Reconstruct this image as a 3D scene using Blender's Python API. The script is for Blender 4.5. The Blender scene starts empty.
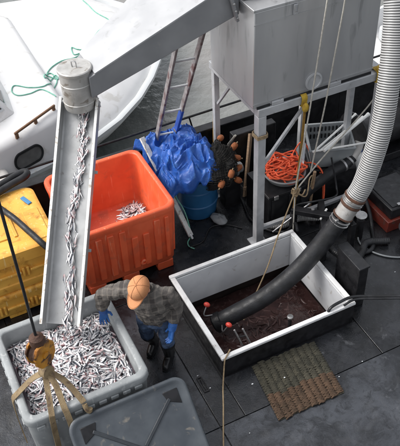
import bpy, bmesh, math, random
import numpy as np
from mathutils import Vector, Matrix, noise
random.seed(7); rng = np.random.RandomState(7)
sc = bpy.context.scene
COL = sc.collection
V = Vector
# ------------------------------------------------------------------ camera
YAW, PITCH, ROLL = math.radians(24.0), math.radians(42.617), math.radians(3.022)
def cam_axes():
    F = V((math.sin(YAW)*math.cos(PITCH), math.cos(YAW)*math.cos(PITCH), -math.sin(PITCH)))
    R = V((math.cos(YAW), -math.sin(YAW), 0)); D = F.cross(R)
    R2 = R*math.cos(ROLL)+D*math.sin(ROLL); D2 = D*math.cos(ROLL)-R*math.sin(ROLL)
    return F, R2, D2
cd = bpy.data.cameras.new('camera'); cam = bpy.data.objects.new('camera', cd); COL.objects.link(cam)
F_, R_, D_ = cam_axes()
cam.matrix_world = Matrix(((R_.x, -D_.x, -F_.x, 0), (R_.y, -D_.y, -F_.y, 0), (R_.z, -D_.z, -F_.z, 6.5), (0, 0, 0, 1)))
cd.sensor_fit = 'HORIZONTAL'; cd.sensor_width = 36; cd.lens = 36*744.5/400
cd.clip_start = .05; cd.clip_end = 3000
sc.camera = cam
# ------------------------------------------------------------------ sky + sun (overcast)
SUN_EL, SUN_AZ = math.radians(52), math.radians(-62)     # azimuth measured from +Y towards +X
w = bpy.data.worlds.new('World'); sc.world = w; w.use_nodes = True
nt = w.node_tree; nt.nodes.clear()
o_ = nt.nodes.new('ShaderNodeOutputWorld'); bg = nt.nodes.new('ShaderNodeBackground')
sky = nt.nodes.new('ShaderNodeTexSky'); sky.sky_type = 'NISHITA'; sky.sun_disc = False
sky.sun_elevation = SUN_EL; sky.sun_rotation = SUN_AZ; sky.dust_density = 4.0; sky.air_density = 1.0
hs = nt.nodes.new('ShaderNodeHueSaturation'); hs.inputs['Saturation'].default_value = .22
nt.links.new(sky.outputs[0], hs.inputs['Color']); nt.links.new(hs.outputs[0], bg.inputs[0])
bg.inputs[1].default_value = .135
nt.links.new(bg.outputs[0], o_.inputs[0])
sl = bpy.data.lights.new('sun', 'SUN'); sun = bpy.data.objects.new('sun', sl); COL.objects.link(sun)
sl.energy = 1.1; sl.angle = math.radians(32); sl.color = (1, .97, .93)
sd = V((math.sin(SUN_AZ)*math.cos(SUN_EL), math.cos(SUN_AZ)*math.cos(SUN_EL), math.sin(SUN_EL)))
sun.rotation_euler = sd.to_track_quat('Z', 'Y').to_euler(); sun.location = (0, 0, 20)
sc.view_settings.view_transform = 'Standard'; sc.view_settings.look = 'None'
sc.view_settings.gamma = 1; sc.view_settings.use_curve_mapping = False
sc.view_settings.exposure = .92
# ------------------------------------------------------------------ materials
def mat(name, c1, c2=None, scale=6, rough=.5, rough2=None, metal=0, bump=0, bscale=40, detail=6, lo=.35, hi=.65,
        c3=None, s3=25, lo3=.58, hi3=.68, spec=.5, stretch=(1, 1, 1), rscale=None, coat=0, bdist=.02, scr=None):
    m = bpy.data.materials.new(name); m.use_nodes = True; t = m.node_tree; N = t.nodes; L = t.links
    b = N['Principled BSDF']; b.inputs['Metallic'].default_value = metal; b.inputs['Roughness'].default_value = rough
    b.inputs['Specular IOR Level'].default_value = spec
    if coat: b.inputs['Coat Weight'].default_value = coat; b.inputs['Coat Roughness'].default_value = .15
    tc = N.new('ShaderNodeTexCoord'); mp = N.new('ShaderNodeMapping'); mp.inputs['Scale'].default_value = stretch
    L.new(tc.outputs['Object'], mp.inputs['Vector'])
    def noise_(s, lo, hi, d=detail, dist=.3):
        n = N.new('ShaderNodeTexNoise'); n.inputs['Scale'].default_value = s; n.inputs['Detail'].default_value = d
        n.inputs['Distortion'].default_value = dist
        L.new(mp.outputs[0], n.inputs['Vector'])
        r = N.new('ShaderNodeMapRange'); r.inputs['From Min'].default_value = lo; r.inputs['From Max'].default_value = hi
        L.new(n.outputs['Fac'], r.inputs['Value']); return r.outputs[0]
    rgb = lambda c: (c[0], c[1], c[2], 1)
    b.inputs['Base Color'].default_value = rgb(c1)
    col = None
    if c2:
        mx = N.new('ShaderNodeMix'); mx.data_type = 'RGBA'; mx.inputs[6].default_value = rgb(c1); mx.inputs[7].default_value = rgb(c2)
        L.new(noise_(scale, lo, hi), mx.inputs[0]); col = mx.outputs[2]
    if c3:
        mx = N.new('ShaderNodeMix'); mx.data_type = 'RGBA'; mx.inputs[6].default_value = rgb(c1); mx.inputs[7].default_value = rgb(c3)
        if col: L.new(col, mx.inputs[6])
        L.new(noise_(s3, lo3, hi3, 8, .6), mx.inputs[0]); col = mx.outputs[2]
    if scr:
        mp2 = N.new('ShaderNodeMapping'); mp2.inputs['Scale'].default_value = (34, 34, 2.5); mp2.inputs['Rotation'].default_value = (.35, .3, 0); L.new(tc.outputs['Object'], mp2.inputs[0])
        n = N.new('ShaderNodeTexNoise'); n.inputs['Scale'].default_value = 1; n.inputs['Detail'].default_value = 3; L.new(mp2.outputs[0], n.inputs[0])
        r = N.new('ShaderNodeMapRange'); r.inputs[1].default_value = .63; r.inputs[2].default_value = .70; r.inputs[4].default_value = .55; L.new(n.outputs['Fac'], r.inputs[0])
        mx = N.new('ShaderNodeMix'); mx.data_type = 'RGBA'; mx.inputs[7].default_value = rgb(scr); L.new(r.outputs[0], mx.inputs[0])
        if col: L.new(col, mx.inputs[6])
        col = mx.outputs[2]
    if col: L.new(col, b.inputs['Base Color'])
    if rough2 is not None:
        r = N.new('ShaderNodeMapRange'); r.inputs['To Min'].default_value = rough; r.inputs['To Max'].default_value = rough2
        L.new(noise_(rscale or scale*1.7, .38, .62), r.inputs['Value']); L.new(r.outputs[0], b.inputs['Roughness'])
    if bump:
        n = N.new('ShaderNodeTexNoise'); n.inputs['Scale'].default_value = bscale; n.inputs['Detail'].default_value = 6
        L.new(mp.outputs[0], n.inputs['Vector'])
        bp = N.new('ShaderNodeBump'); bp.inputs['Strength'].default_value = bump; bp.inputs['Distance'].default_value = bdist
        L.new(n.outputs['Fac'], bp.inputs['Height']); L.new(bp.outputs[0], b.inputs['Normal'])
    m['b'] = 1
    return m
def ramp_mat(name, attr, stops, rough=.4, metal=0, tint=None, spec=.5):
    m = bpy.data.materials.new(name); m.use_nodes = True; t = m.node_tree; N = t.nodes; L = t.links
    b = N['Principled BSDF']; b.inputs['Roughness'].default_value = rough; b.inputs['Metallic'].default_value = metal
    b.inputs['Specular IOR Level'].default_value = spec
    a = N.new('ShaderNodeAttribute'); a.attribute_name = attr
    r = N.new('ShaderNodeValToRGB'); e = r.color_ramp.elements
    while len(e) < len(stops): e.new(.5)
    for i, (p, c) in enumerate(stops): e[i].position = p; e[i].color = (*c, 1)
    L.new(a.outputs['Fac'], r.inputs[0]); out = r.outputs[0]
    if tint:
        a2 = N.new('ShaderNodeAttribute'); a2.attribute_name = tint[0]
        mx = N.new('ShaderNodeMix'); mx.data_type = 'RGBA'; mx.inputs[7].default_value = (*tint[1], 1)
        L.new(out, mx.inputs[6]); L.new(a2.outputs['Fac'], mx.inputs[0]); out = mx.outputs[2]
    L.new(out, b.inputs['Base Color'])
    return m
M = {}
def deck_mat(name, dark, mid, light):
    m = bpy.data.materials.new(name); m.use_nodes = True; t = m.node_tree; N = t.nodes; L = t.links
    b = N['Principled BSDF']; tc = N.new('ShaderNodeTexCoord')
    def ns(s, d, lo, hi, dist=.4, out0=0, out1=1):
        n = N.new('ShaderNodeTexNoise'); n.inputs['Scale'].default_value = s; n.inputs['Detail'].default_value = d; n.inputs['Distortion'].default_value = dist
        n.inputs['Roughness'].default_value = .72; L.new(tc.outputs['Object'], n.inputs[0])
        r = N.new('ShaderNodeMapRange'); r.inputs[1].default_value = lo; r.inputs[2].default_value = hi; r.inputs[3].default_value = out0; r.inputs[4].default_value = out1
        L.new(n.outputs['Fac'], r.inputs[0]); return r.outputs[0]
    def mix(a, c, f):
        x = N.new('ShaderNodeMix'); x.data_type = 'RGBA'; x.inputs[7].default_value = (*c, 1); L.new(f, x.inputs[0])
        if isinstance(a, tuple): x.inputs[6].default_value = (*a, 1)
        else: L.new(a, x.inputs[6])
        return x.outputs[2]
    c = mix(dark, mid, ns(1.7, 9, .40, .60)); c = mix(c, light, ns(4.2, 12, .60, .72, .8, 0, .6)); c = mix(c, dark, ns(7, 10, .5, .62, 1.2, 0, .8)); c = mix(c, light, ns(55, 4, .64, .74, 0, 0, .55))
    L.new(c, b.inputs['Base Color']); L.new(ns(2.6, 8, .44, .60, .6, .05, .42), b.inputs['Roughness']); b.inputs['Specular IOR Level'].default_value = .65
    a = N.new('ShaderNodeMath'); L.new(ns(70, 3, 0, 1, 0, 0, .5), a.inputs[0]); L.new(ns(9, 6, 0, 1), a.inputs[1])
    bp = N.new('ShaderNodeBump'); bp.inputs['Strength'].default_value = .45; bp.inputs['Distance'].default_value = .009; L.new(a.outputs[0], bp.inputs['Height']); L.new(bp.outputs[0], b.inputs['Normal'])
    return m
M['deck'] = deck_mat('deck_paint', (.009, .010, .012), (.042, .046, .054), (.13, .135, .145))
M['deck_wet'] = deck_mat('deck_wet_paint', (.005, .0055, .0065), (.02, .0215, .025), (.12, .125, .135))
M['deck_dark'] = mat('deck_seam', (.01, .01, .012), rough=.35)
M['black_steel'] = mat('black_steel', (.006, .006, .007), (.016, .016, .018), 8, rough=.35, rough2=.6, bump=.15, spec=.35)
M['black_rubber'] = mat('black_rubber', (.008, .0085, .0095), (.018, .019, .022), 9, rough=.38, rough2=.6, bump=.12, bscale=60, spec=.4, c3=(.05, .05, .05), s3=18, lo3=.66, hi3=.78)
M['black_plastic'] = mat('black_plastic', (.007, .007, .008), (.016, .016, .018), 12, rough=.35, spec=.35)
M['stain'] = mat('stainless_sheet', (.43, .435, .445), (.51, .515, .52), 1.3, rough=.3, rough2=.46, metal=.6, bump=.03, bscale=24, stretch=(2.4, 2.4, .5), c3=(.36, .365, .37), s3=4)
M['galv'] = mat('galvanised_tube', (.38, .39, .405), (.5, .51, .525), 6, rough=.42, rough2=.6, metal=.3, bump=.06, c3=(.22, .2, .17), s3=14, lo3=.66, hi3=.78)
M['arm'] = mat('duct_shade_grey', (.24, .245, .255), (.30, .305, .315), 3, rough=.45, rough2=.6, metal=.35, bump=.04, c3=(.3, .3, .3), s3=11, lo3=.64, hi3=.8)  # darkened grey, shade of the duct's side put into the colour
M['chute'] = mat('chute_sheet', (.33, .335, .335), (.43, .435, .435), 5, rough=.3, rough2=.5, metal=.35, bump=.05, c3=(.22, .2, .18), s3=16, lo3=.64, hi3=.78)
M['lit_sheet'] = mat('lit_top_sheet', (.40, .405, .415), (.48, .485, .49), 3, rough=.4, rough2=.5, metal=.3, c3=(.3, .3, .3), s3=9, lo3=.62, hi3=.8)  # lighter tone paints the light falling on the duct's top
M['drum'] = mat('drum_steel', (.4, .39, .37), (.55, .54, .52), 7, rough=.4, rough2=.55, metal=.5, bump=.08, c3=(.25, .22, .19), s3=12)
M['orange'] = mat('orange_polyethylene', (.76, .125, .045), (.64, .09, .03), 4, rough=.42, rough2=.55, bump=.06, bscale=90, c3=(.46, .10, .05), s3=6, lo3=.56, hi3=.76, scr=(.8, .3, .18))
M['yellow'] = mat('yellow_polyethylene', (.76, .42, .075), (.68, .33, .05), 4, rough=.45, rough2=.6, bump=.06, bscale=90, c3=(.40, .17, .02), s3=9, lo3=.56, hi3=.74, scr=(.82, .62, .3))
M['grey_tote'] = mat('grey_polyethylene', (.22, .235, .24), (.29, .305, .31), 5, rough=.5, rough2=.65, bump=.08, bscale=70, c3=(.38, .39, .39), s3=16, lo3=.6, hi3=.74, scr=(.42, .43, .43))
M['lid'] = mat('grey_lid_plastic', (.042, .050, .060), (.072, .083, .094), 4, rough=.4, rough2=.6, bump=.08, bscale=60, c3=(.2, .18, .15), s3=9, lo3=.62, hi3=.76)
M['lid_rib'] = mat('lid_rib_plastic', (.02, .024, .03), (.03, .036, .042), 8, rough=.5)
M['liner'] = mat('white_liner', (.62, .63, .64), (.5, .51, .53), 3, rough=.5, rough2=.65, bump=.06, c3=(.33, .3, .27), s3=8, lo3=.62, hi3=.76)
M['coam'] = mat('white_rim_paint', (.72, .73, .73), (.6, .6, .6), 9, rough=.5, c3=(.3, .27, .24), s3=20, lo3=.62, hi3=.74)
M['hold'] = mat('hold_wall', (.018, .015, .014), (.035, .025, .022), 6, rough=.35)
M['holdwater'] = mat('bloody_water', (.028, .014, .0135), (.05, .025, .023), 7, rough=.05, bump=.7, bscale=12, c3=(.075, .045, .042), s3=22, lo3=.55, hi3=.7)
M['water'] = mat('sea_water', (.10, .125, .12), (.22, .21, .2), .22, rough=.05, bump=.6, bscale=3.2, detail=3, bdist=.12)  # pale second tone stands in for bright sky reflected off the water
M['gel'] = mat('white_gelcoat', (.72, .72, .72), (.66, .66, .66), 2, rough=.4, c3=(.58, .57, .55), s3=5, bump=.02)
M['gel_trim'] = mat('grey_gunwale', (.55, .57, .58), rough=.5)
M['beige'] = mat('beige_gelcoat', (.55, .53, .5), (.45, .43, .41), 4, rough=.5)
M['wood'] = mat('varnished_wood', (.13, .065, .03), (.2, .1, .05), 14, rough=.5, stretch=(1, 6, 6))
M['oldwood'] = mat('weathered_wood', (.2, .13, .08), (.3, .2, .12), 14, rough=.7, stretch=(1, 1, 6))
M['tarwood'] = mat('tarred_timber', (.035, .028, .022), (.07, .055, .045), 5, rough=.8, bump=.3, stretch=(1, 1, .2))
M['glass'] = mat('dark_glass', (.03, .032, .035), rough=.08)
M['smoke_glass'] = mat('grey_glass', (.12, .12, .12), (.16, .16, .16), 9, rough=.2)
M['whitep'] = mat('white_paint', (.72, .72, .7), (.6, .6, .57), 10, rough=.5, c3=(.35, .3, .25), s3=20)
M['pvc'] = mat('white_pvc', (.74, .74, .72), rough=.4)
M['tub'] = mat('grey_tub_plastic', (.20, .215, .225), (.26, .275, .28), 6, rough=.5, bump=.05)
M['red'] = mat('red_paint', (.17, .028, .018), (.11, .02, .013), 8, rough=.45, c3=(.1, .05, .04), s3=18)
M['redknob'] = mat('red_plastic', (.6, .06, .04), (.5, .05, .035), 12, rough=.35)
M['brass'] = mat('worn_strap_gold', (.35, .2, .03), (.22, .11, .02), 16, rough=.65, bump=.2, bscale=120)
M['yellow_strap'] = mat('yellow_webbing', (.5, .33, .03), (.3, .18, .02), 18, rough=.75, bump=.3, bscale=140)
M['tan'] = mat('tan_webbing', (.27, .2, .11), (.15, .105, .055), 10, rough=.8, bump=.35, bscale=120, c3=(.1, .065, .04), s3=12)
M['rope_tan'] = mat('tan_rope', (.36, .27, .16), (.24, .17, .1), 30, rough=.85, bump=.5, bscale=160)
M['rope_white'] = mat('white_rope', (.5, .48, .43), (.36, .34, .3), 30, rough=.85, bump=.5, bscale=160)
M['rope_green'] = mat('green_rope', (.12, .36, .27), (.2, .45, .36), 20, rough=.8)
M['rope_orange'] = mat('orange_rope', (.85, .13, .05), (.65, .09, .03), 20, rough=.75, bump=.4, bscale=160)
M['tarp'] = mat('blue_tarpaulin', (.014, .07, .30), (.022, .105, .42), 5, rough=.4, rough2=.55, bump=.3, bscale=22, c3=(.05, .15, .42), s3=14)
M['barrel'] = mat('blue_barrel_plastic', (.012, .08, .19), (.02, .11, .25), 6, rough=.4)
M['float'] = mat('orange_float', (.36, .11, .03), (.2, .06, .02), 12, rough=.7, bump=.3)
M['net'] = mat('black_net', (.008, .008, .009), (.02, .019, .017), 30, rough=.9, bump=.8, bscale=60)
M['netcord'] = mat('net_cord', (.008, .008, .008), (.022, .02, .017), 12, rough=.85)
M['rust_y'] = mat('rusty_yellow_block', (.58, .27, .02), (.3, .11, .012), 7, rough=.5, bump=.3, bscale=30, c3=(.06, .025, .012), s3=11, lo3=.52, hi3=.62)
M['rust'] = mat('rusty_iron', (.09, .04, .022), (.05, .025, .017), 16, rough=.75, bump=.4)
M['steel'] = mat('bright_steel', (.5, .5, .5), (.35, .35, .35), 16, rough=.35, metal=.8)
M['alu'] = mat('ladder_aluminium', (.34, .33, .34), (.2, .18, .18), 9, rough=.5, metal=.3, c3=(.14, .08, .08), s3=7, lo3=.52, hi3=.62)
M['bluep'] = mat('blue_paint', (.03, .09, .4), (.02, .06, .3), 9, rough=.5)
M['mat_green'] = mat('green_coir', (.026, .025, .017), (.055, .05, .034), 14, rough=.9, bump=.6, bscale=120)
M['mat_brown'] = mat('brown_coir', (.045, .027, .015), (.09, .052, .03), 14, rough=.9, bump=.6, bscale=120)
M['skin'] = mat('skin', (.5, .24, .16), (.42, .19, .13), 14, rough=.5)
M['hair'] = mat('grey_hair', (.14, .12, .11), rough=.8)
M['denim'] = mat('denim', (.018, .034, .07), (.045, .075, .14), 7, rough=.85, bump=.3, bscale=60)
M['boot'] = mat('rubber_boot', (.012, .012, .013), rough=.35)
M['glove'] = mat('blue_glove', (.022, .115, .36), (.014, .07, .26), 9, rough=.5, bump=.2, bscale=70)
M['cap'] = mat('peach_cap_cloth', (.56, .26, .12), (.46, .2, .085), 6, rough=.85, bump=.25, bscale=120)
M['cap_thread'] = mat('cap_thread', (.36, .15, .065), rough=.9)
M['bag'] = mat('white_bag', (.62, .64, .66), rough=.5, bump=.3, bscale=20)
M['bluetag'] = mat('blue_tag', (.05, .2, .4), rough=.5)
M['fish'] = ramp_mat('fish_skin', 'side', [(0, (.76, .75, .74)), (.44, (.68, .67, .67)), (.6, (.42, .42, .44)), (.76, (.07, .08, .10)), (1, (.025, .03, .04))], rough=.22, metal=.25, tint=('pink', (.5, .16, .15)))
M['fish_wet'] = ramp_mat('fish_bloody', 'side', [(0, (.11, .065, .06)), (.4, (.085, .047, .044)), (.7, (.045, .026, .024)), (1, (.03, .018, .016))], rough=.3, metal=.1)
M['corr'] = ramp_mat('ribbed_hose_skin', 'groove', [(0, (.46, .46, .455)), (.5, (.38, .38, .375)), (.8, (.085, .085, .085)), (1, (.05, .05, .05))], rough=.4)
# plaid
def plaid():
    m = bpy.data.materials.new('plaid_flannel'); m.use_nodes = True; t = m.node_tree; N = t.nodes; L = t.links
    b = N['Principled BSDF']; b.inputs['Roughness'].default_value = .9
    tc = N.new('ShaderNodeTexCoord'); mp = N.new('ShaderNodeMapping'); mp.inputs['Rotation'].default_value = (.25, 0, .7)
    L.new(tc.outputs['Object'], mp.inputs[0])
    def wave(axis, sc_, lo, hi):
        wv = N.new('ShaderNodeTexWave'); wv.wave_type = 'BANDS'; wv.bands_direction = axis; wv.inputs['Scale'].default_value = sc_
        wv.inputs['Distortion'].default_value = .6; wv.inputs['Detail Scale'].default_value = 1.5
        L.new(mp.outputs[0], wv.inputs[0]); r = N.new('ShaderNodeMapRange'); r.inputs[1].default_value = lo; r.inputs[2].default_value = hi
        L.new(wv.outputs['Fac'], r.inputs[0]); return r.outputs[0]
    cur = (.05, .044, .04, 1)
    prev = None
    for ax, s, lo, hi, c, f in (('X', 2.9, .45, .6, (.115, .104, .094), .75), ('Z', 2.9, .45, .6, (.115, .104, .094), .6), ('X', 5.8, .86, .93, (.2, .175, .15), .4), ('Z', 5.8, .86, .93, (.2, .175, .15), .4), ('Y', 2.9, .6, .8, (.035, .03, .03), .35)):
        mx = N.new('ShaderNodeMix'); mx.data_type = 'RGBA'; mx.inputs[7].default_value = (*c, 1); mx.inputs[6].default_value = cur
        ml = N.new('ShaderNodeMath'); ml.operation = 'MULTIPLY'; ml.inputs[1].default_value = f
        L.new(wave(ax, s, lo, hi), ml.inputs[0]); L.new(ml.outputs[0], mx.inputs[0])
        if prev: L.new(prev, mx.inputs[6])
        prev = mx.outputs[2]
    L.new(prev, b.inputs['Base Color'])
    n = N.new('ShaderNodeTexNoise'); n.inputs['Scale'].default_value = 18; L.new(tc.outputs['Object'], n.inputs[0])
    bp = N.new('ShaderNodeBump'); bp.inputs['Strength'].default_value = .5; bp.inputs['Distance'].default_value = .03
    L.new(n.outputs['Fac'], bp.inputs['Height']); L.new(bp.outputs[0], b.inputs['Normal'])
    return m
M['plaid'] = plaid()
# ------------------------------------------------------------------ mesh helpers (all coordinates are world coordinates)
def org(o):
    while o.parent: o = o.parent
    return o.location.copy()
def rotm(rx=0, ry=0, rz=0):
    return Matrix.Rotation(rz, 3, 'Z') @ Matrix.Rotation(ry, 3, 'Y') @ Matrix.Rotation(rx, 3, 'X')
def spline(pts, n=12):
    P = [V(p) for p in pts]
    if len(P) < 3: return P
    out = []
    for i in range(len(P)-1):
        p0 = P[i-1] if i else P[0]*2-P[1]; p1, p2 = P[i], P[i+1]; p3 = P[i+2] if i+2 < len(P) else P[-1]*2-P[-2]
        for k in range(n):
            t = k/n
            out.append(.5*((2*p1)+(p2-p0)*t+(2*p0-5*p1+4*p2-p3)*t*t+(3*p1-p0-3*p2+p3)*t**3))
    out.append(P[-1]); return out
class MB:
    def __init__(s): s.v = []; s.f = []; s.attr = {}
    def add(s, vs, fs):
        k = len(s.v); s.v += [tuple(p) for p in vs]; s.f += [tuple(i+k for i in f) for f in fs]; return s
    def box(s, c, d, r=None):
        c = V(c); x, y, z = (q/2 for q in d); vs = []
        for a in (-1, 1):
            for b in (-1, 1):
                for e in (-1, 1):
                    p = V((a*x, b*y, e*z)); vs.append(c+(r @ p if r else p))
        return s.add(vs, [(0, 1, 3, 2), (4, 6, 7, 5), (0, 4, 5, 1), (2, 3, 7, 6), (0, 2, 6, 4), (1, 5, 7, 3)])
    def bx(s, x0, x1, y0, y1, z0, z1): return s.box(((x0+x1)/2, (y0+y1)/2, (z0+z1)/2), (x1-x0, y1-y0, z1-z0))
    def beam(s, p, q, w_, h_, up=(0, 0, 1)):
        p, q = V(p), V(q); d = (q-p).normalized(); u = V(up)
        if abs(d.dot(u)) > .98: u = V((0, 1, 0))
        sx = d.cross(u).normalized(); sz = sx.cross(d)
        r = Matrix((sx, d, sz)).transposed()
        return s.box((p+q)/2, (w_, (q-p).length, h_), r)
    def tube(s, pts, r, n=10, caps=True, flat=1.0, up=(0, 0, 1)):
        P = [V(p) for p in pts]; R = r if hasattr(r, '__len__') else [r]*len(P)
        vs = []; fs = []; pu = None
        for i, p in enumerate(P):
            d = (P[min(i+1, len(P)-1)]-P[max(i-1, 0)]);
            d = d.normalized() if d.length > 1e-9 else V((0, 0, 1))
            if pu is None:
                u = V(up)
                if abs(u.dot(d)) > .95: u = V((0, 1, .01))
                pu = u
            u = (pu-d*pu.dot(d)).normalized(); pu = u; b = d.cross(u)
            for k in range(n):
                a = 2*math.pi*k/n; vs.append(p+(b*math.cos(a)+u*math.sin(a)*flat)*R[i])
        for i in range(len(P)-1):
            for k in range(n):
                k2 = (k+1) % n; fs.append((i*n+k, i*n+k2, (i+1)*n+k2, (i+1)*n+k))
        if caps: fs.append(tuple(range(n))[::-1]); fs.append(tuple((len(P)-1)*n+k for k in range(n)))
        return s.add(vs, fs)
    def strap(s, pts, w_, th, side=(1, 0, 0)):
        P = [V(p) for p in pts]; vs = []; fs = []
        for i, p in enumerate(P):
            d = (P[min(i+1, len(P)-1)]-P[max(i-1, 0)]).normalized()
            sx = V(side)-d*V(side).dot(d); sx.normalize(); nz = sx.cross(d)
            for a, b in ((-1, -1), (1, -1), (1, 1), (-1, 1)): vs.append(p+sx*a*w_/2+nz*b*th/2)
        for i in range(len(P)-1):
            for k in range(4): fs.append((i*4+k, i*4+(k+1) % 4, i*4+4+(k+1) % 4, i*4+4+k))
        fs.append((3, 2, 1, 0)); e = len(P)*4-4; fs.append((e, e+1, e+2, e+3)); return s.add(vs, fs)
    def lathe(s, c, prof, n=32, ax=None):
        c = V(c); r = V((0, 0, 1)).rotation_difference(V(ax).normalized()).to_matrix() if ax else Matrix.Identity(3)
        vs = []; fs = []
        for (rad, z) in prof:
            for k in range(n):
                a = 2*math.pi*k/n; vs.append(c+r @ V((rad*math.cos(a), rad*math.sin(a), z)))
        for i in range(len(prof)-1):
            for k in range(n): fs.append((i*n+k, i*n+(k+1) % n, (i+1)*n+(k+1) % n, (i+1)*n+k))
        fs.append(tuple(range(n))[::-1]); fs.append(tuple((len(prof)-1)*n+k for k in range(n)))
        return s.add(vs, fs)
    def ell(s, c, d, r=None, n=16, m=10):
        c = V(c); vs = []; fs = []
        for i in range(m+1):
            th = math.pi*i/m
            for k in range(n):
                a = 2*math.pi*k/n
                p = V((d[0]*math.sin(th)*math.cos(a), d[1]*math.sin(th)*math.sin(a), d[2]*math.cos(th)))
                vs.append(c+(r @ p if r else p))
        for i in range(m):
            for k in range(n): fs.append((i*n+k, (i+1)*n+k, (i+1)*n+(k+1) % n, i*n+(k+1) % n))
        return s.add(vs, fs)
    def loft(s, loops, cap0=True, cap1=True):
        n = len(loops[0]); vs = [p for l in loops for p in l]; fs = []
        for i in range(len(loops)-1):
            for k in range(n): fs.append((i*n+k, i*n+(k+1) % n, (i+1)*n+(k+1) % n, (i+1)*n+k))
        if cap0: fs.append(tuple(range(n))[::-1])
        if cap1: fs.append(tuple((len(loops)-1)*n+k for k in range(n)))
        return s.add(vs, fs)
    def build(s, name, m, parent=None, origin=None, smooth=35, bevel=0, seg=2, kind=None, label=None, cat=None, group=None, mods=None):
        me = bpy.data.meshes.new(name)
        if parent is not None: o0 = org(parent)
        elif origin is not None: o0 = V(origin)
        else:
            a = np.array(s.v); o0 = V(((a[:, 0].min()+a[:, 0].max())/2, (a[:, 1].min()+a[:, 1].max())/2, a[:, 2].min()))
        me.from_pydata([(x-o0.x, y-o0.y, z-o0.z) for x, y, z in s.v], [], s.f); me.update()
        for k, a in s.attr.items():
            at = me.attributes.new(k, 'FLOAT', 'POINT'); at.data.foreach_set('value', np.array(a, dtype=np.float32))
        me.materials.append(M[m] if isinstance(m, str) else m)
        if not s.attr:
            bm = bmesh.new(); bm.from_mesh(me); bmesh.ops.recalc_face_normals(bm, faces=bm.faces); bm.to_mesh(me); bm.free()
        if smooth: me.shade_smooth(); me.set_sharp_from_angle(angle=math.radians(smooth))
        o = bpy.data.objects.new(name, me); COL.objects.link(o)
        if parent is not None: o.parent = parent
        else: o.location = o0
        if bevel:
            b = o.modifiers.new('bevel', 'BEVEL'); b.width = bevel; b.segments = seg; b.limit_method = 'ANGLE'; b.angle_limit = math.radians(40)
        tag(o, label, cat, group, kind)
        return o
def tag(o, label=None, cat=None, group=None, kind=None):
    if label: o['label'] = label
    if cat: o['category'] = cat
    if group: o['group'] = group
    if kind: o['kind'] = kind
    return o
def thing(name, loc, label, cat, group=None):
    o = bpy.data.objects.new(name, None); COL.objects.link(o); o.location = loc; o.empty_display_size = .1
    return tag(o, label, cat, group)
def remesh(o, vox, it=6, disp=None):
    r = o.modifiers.new('remesh', 'REMESH'); r.mode = 'VOXEL'; r.voxel_size = vox; r.use_smooth_shade = True
    if disp:
        tx = bpy.data.textures.new(o.name+'_folds', 'CLOUDS'); tx.noise_scale = disp[1]; tx.noise_depth = 2
        d = o.modifiers.new('folds', 'DISPLACE'); d.texture = tx; d.strength = disp[0]; d.mid_level = .5; d.texture_coords = 'LOCAL'
    sm = o.modifiers.new('smooth', 'SMOOTH'); sm.iterations = it; sm.factor = .5
    return o
def rloop(x0, x1, y0, y1, z, r, n=6):
    out = []
    for cx, cy, a0 in ((x1-r, y1-r, 0), (x0+r, y1-r, 90), (x0+r, y0+r, 180), (x1-r, y0+r, 270)):
        for k in range(n+1):
            a = math.radians(a0+90*k/n); out.append(V((cx+r*math.cos(a), cy+r*math.sin(a), z)))
    return out
# ------------------------------------------------------------------ sea
mb = MB(); mb.add([(-600, -600, -.8), (900, -600, -.8), (900, 900, -.8), (-600, 900, -.8)], [(0, 1, 2, 3)])
mb.build('sea_water', 'water', kind='structure', origin=(0, 0, -1.3), label='calm grey green harbour water')
# ------------------------------------------------------------------ deck with hatch hole
HX0, HX1, HY0, HY1 = 2.04, 3.67, 4.20, 5.52
deck = bpy.data.objects.new('deck', None); COL.objects.link(deck); tag(deck, 'dark wet steel deck of the working boat', None, None, 'structure')
DX0, DX1, DY0, DY1 = -4.0, 9.0, -1.0, 7.62
mb = MB()
for a in ((DX0, HX0, DY0, DY1), (HX1, DX1, DY0, DY1), (HX0, HX1, DY0, HY0), (HX0, HX1, HY1, DY1)):
    mb.bx(a[0], a[1], a[2], a[3], -.14, -.02)
for a in ((DX0, DX1, DY1-.06, DY1), (DX0, DX1, DY0, DY0+.06), (DX0, DX0+.06, DY0, DY1), (DX1-.06, DX1, DY0, DY1)):
    mb.bx(a[0], a[1], a[2], a[3], -1.9, -.15)
mb.build('deck_underlay', 'deck_dark', deck)
xs = [DX0, -2.9, -1.36, .18, 1.74, HX1+.02, 5.3, 6.9, DX1]; ys = [DY0, .6, 2.1, 3.67, 5.62, DY1]
g = .0045
def plate(x0, x1, y0, y1, m=None):
    MB().bx(x0+g, x1-g, y0+g, y1-g, -.02, random.uniform(-.001, .0)).build('deck_plate', m or ('deck' if (y0 < 3 or x1 < 1.8) and y0 < 5 else 'deck_wet'), deck, bevel=.004)
for j in range(len(ys)-1):
    row = xs if ys[j] >= 3.6 else [DX0, -1.36, .18, 1.74, 6.9, DX1]
    for i in range(len(row)-1):
        if row[i] == 1.74 and ys[j] == 3.67:
            plate(1.74, HX0-.02, 3.67, 5.62)
            plate(HX0-.02, HX1+.02, 3.67, HY0-.02); plate(HX0-.02, HX1+.02, HY1+.02, 5.62)
        else: plate(row[i], row[i+1], ys[j], ys[j+1])
# flush lifting handle in the deck
t = thing('deck_lifting_handle', (1.80, 4.19, .0), 'small black flush lifting handle set in the deck near seam', 'handle')
MB().bx(1.775, 1.785, 4.1, 4.3, .001, .012).bx(1.825, 1.835, 4.1, 4.3, .001, .012).bx(1.785, 1.825, 4.1, 4.112, .001, .012).bx(1.785, 1.825, 4.288, 4.3, .001, .012).build('frame', 'black_steel', t)
MB().tube([(1.805, 4.13, .004), (1.805, 4.14, .012), (1.805, 4.26, .012), (1.805, 4.27, .004)], .006, 8).build('bar', 'black_steel', t)
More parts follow.
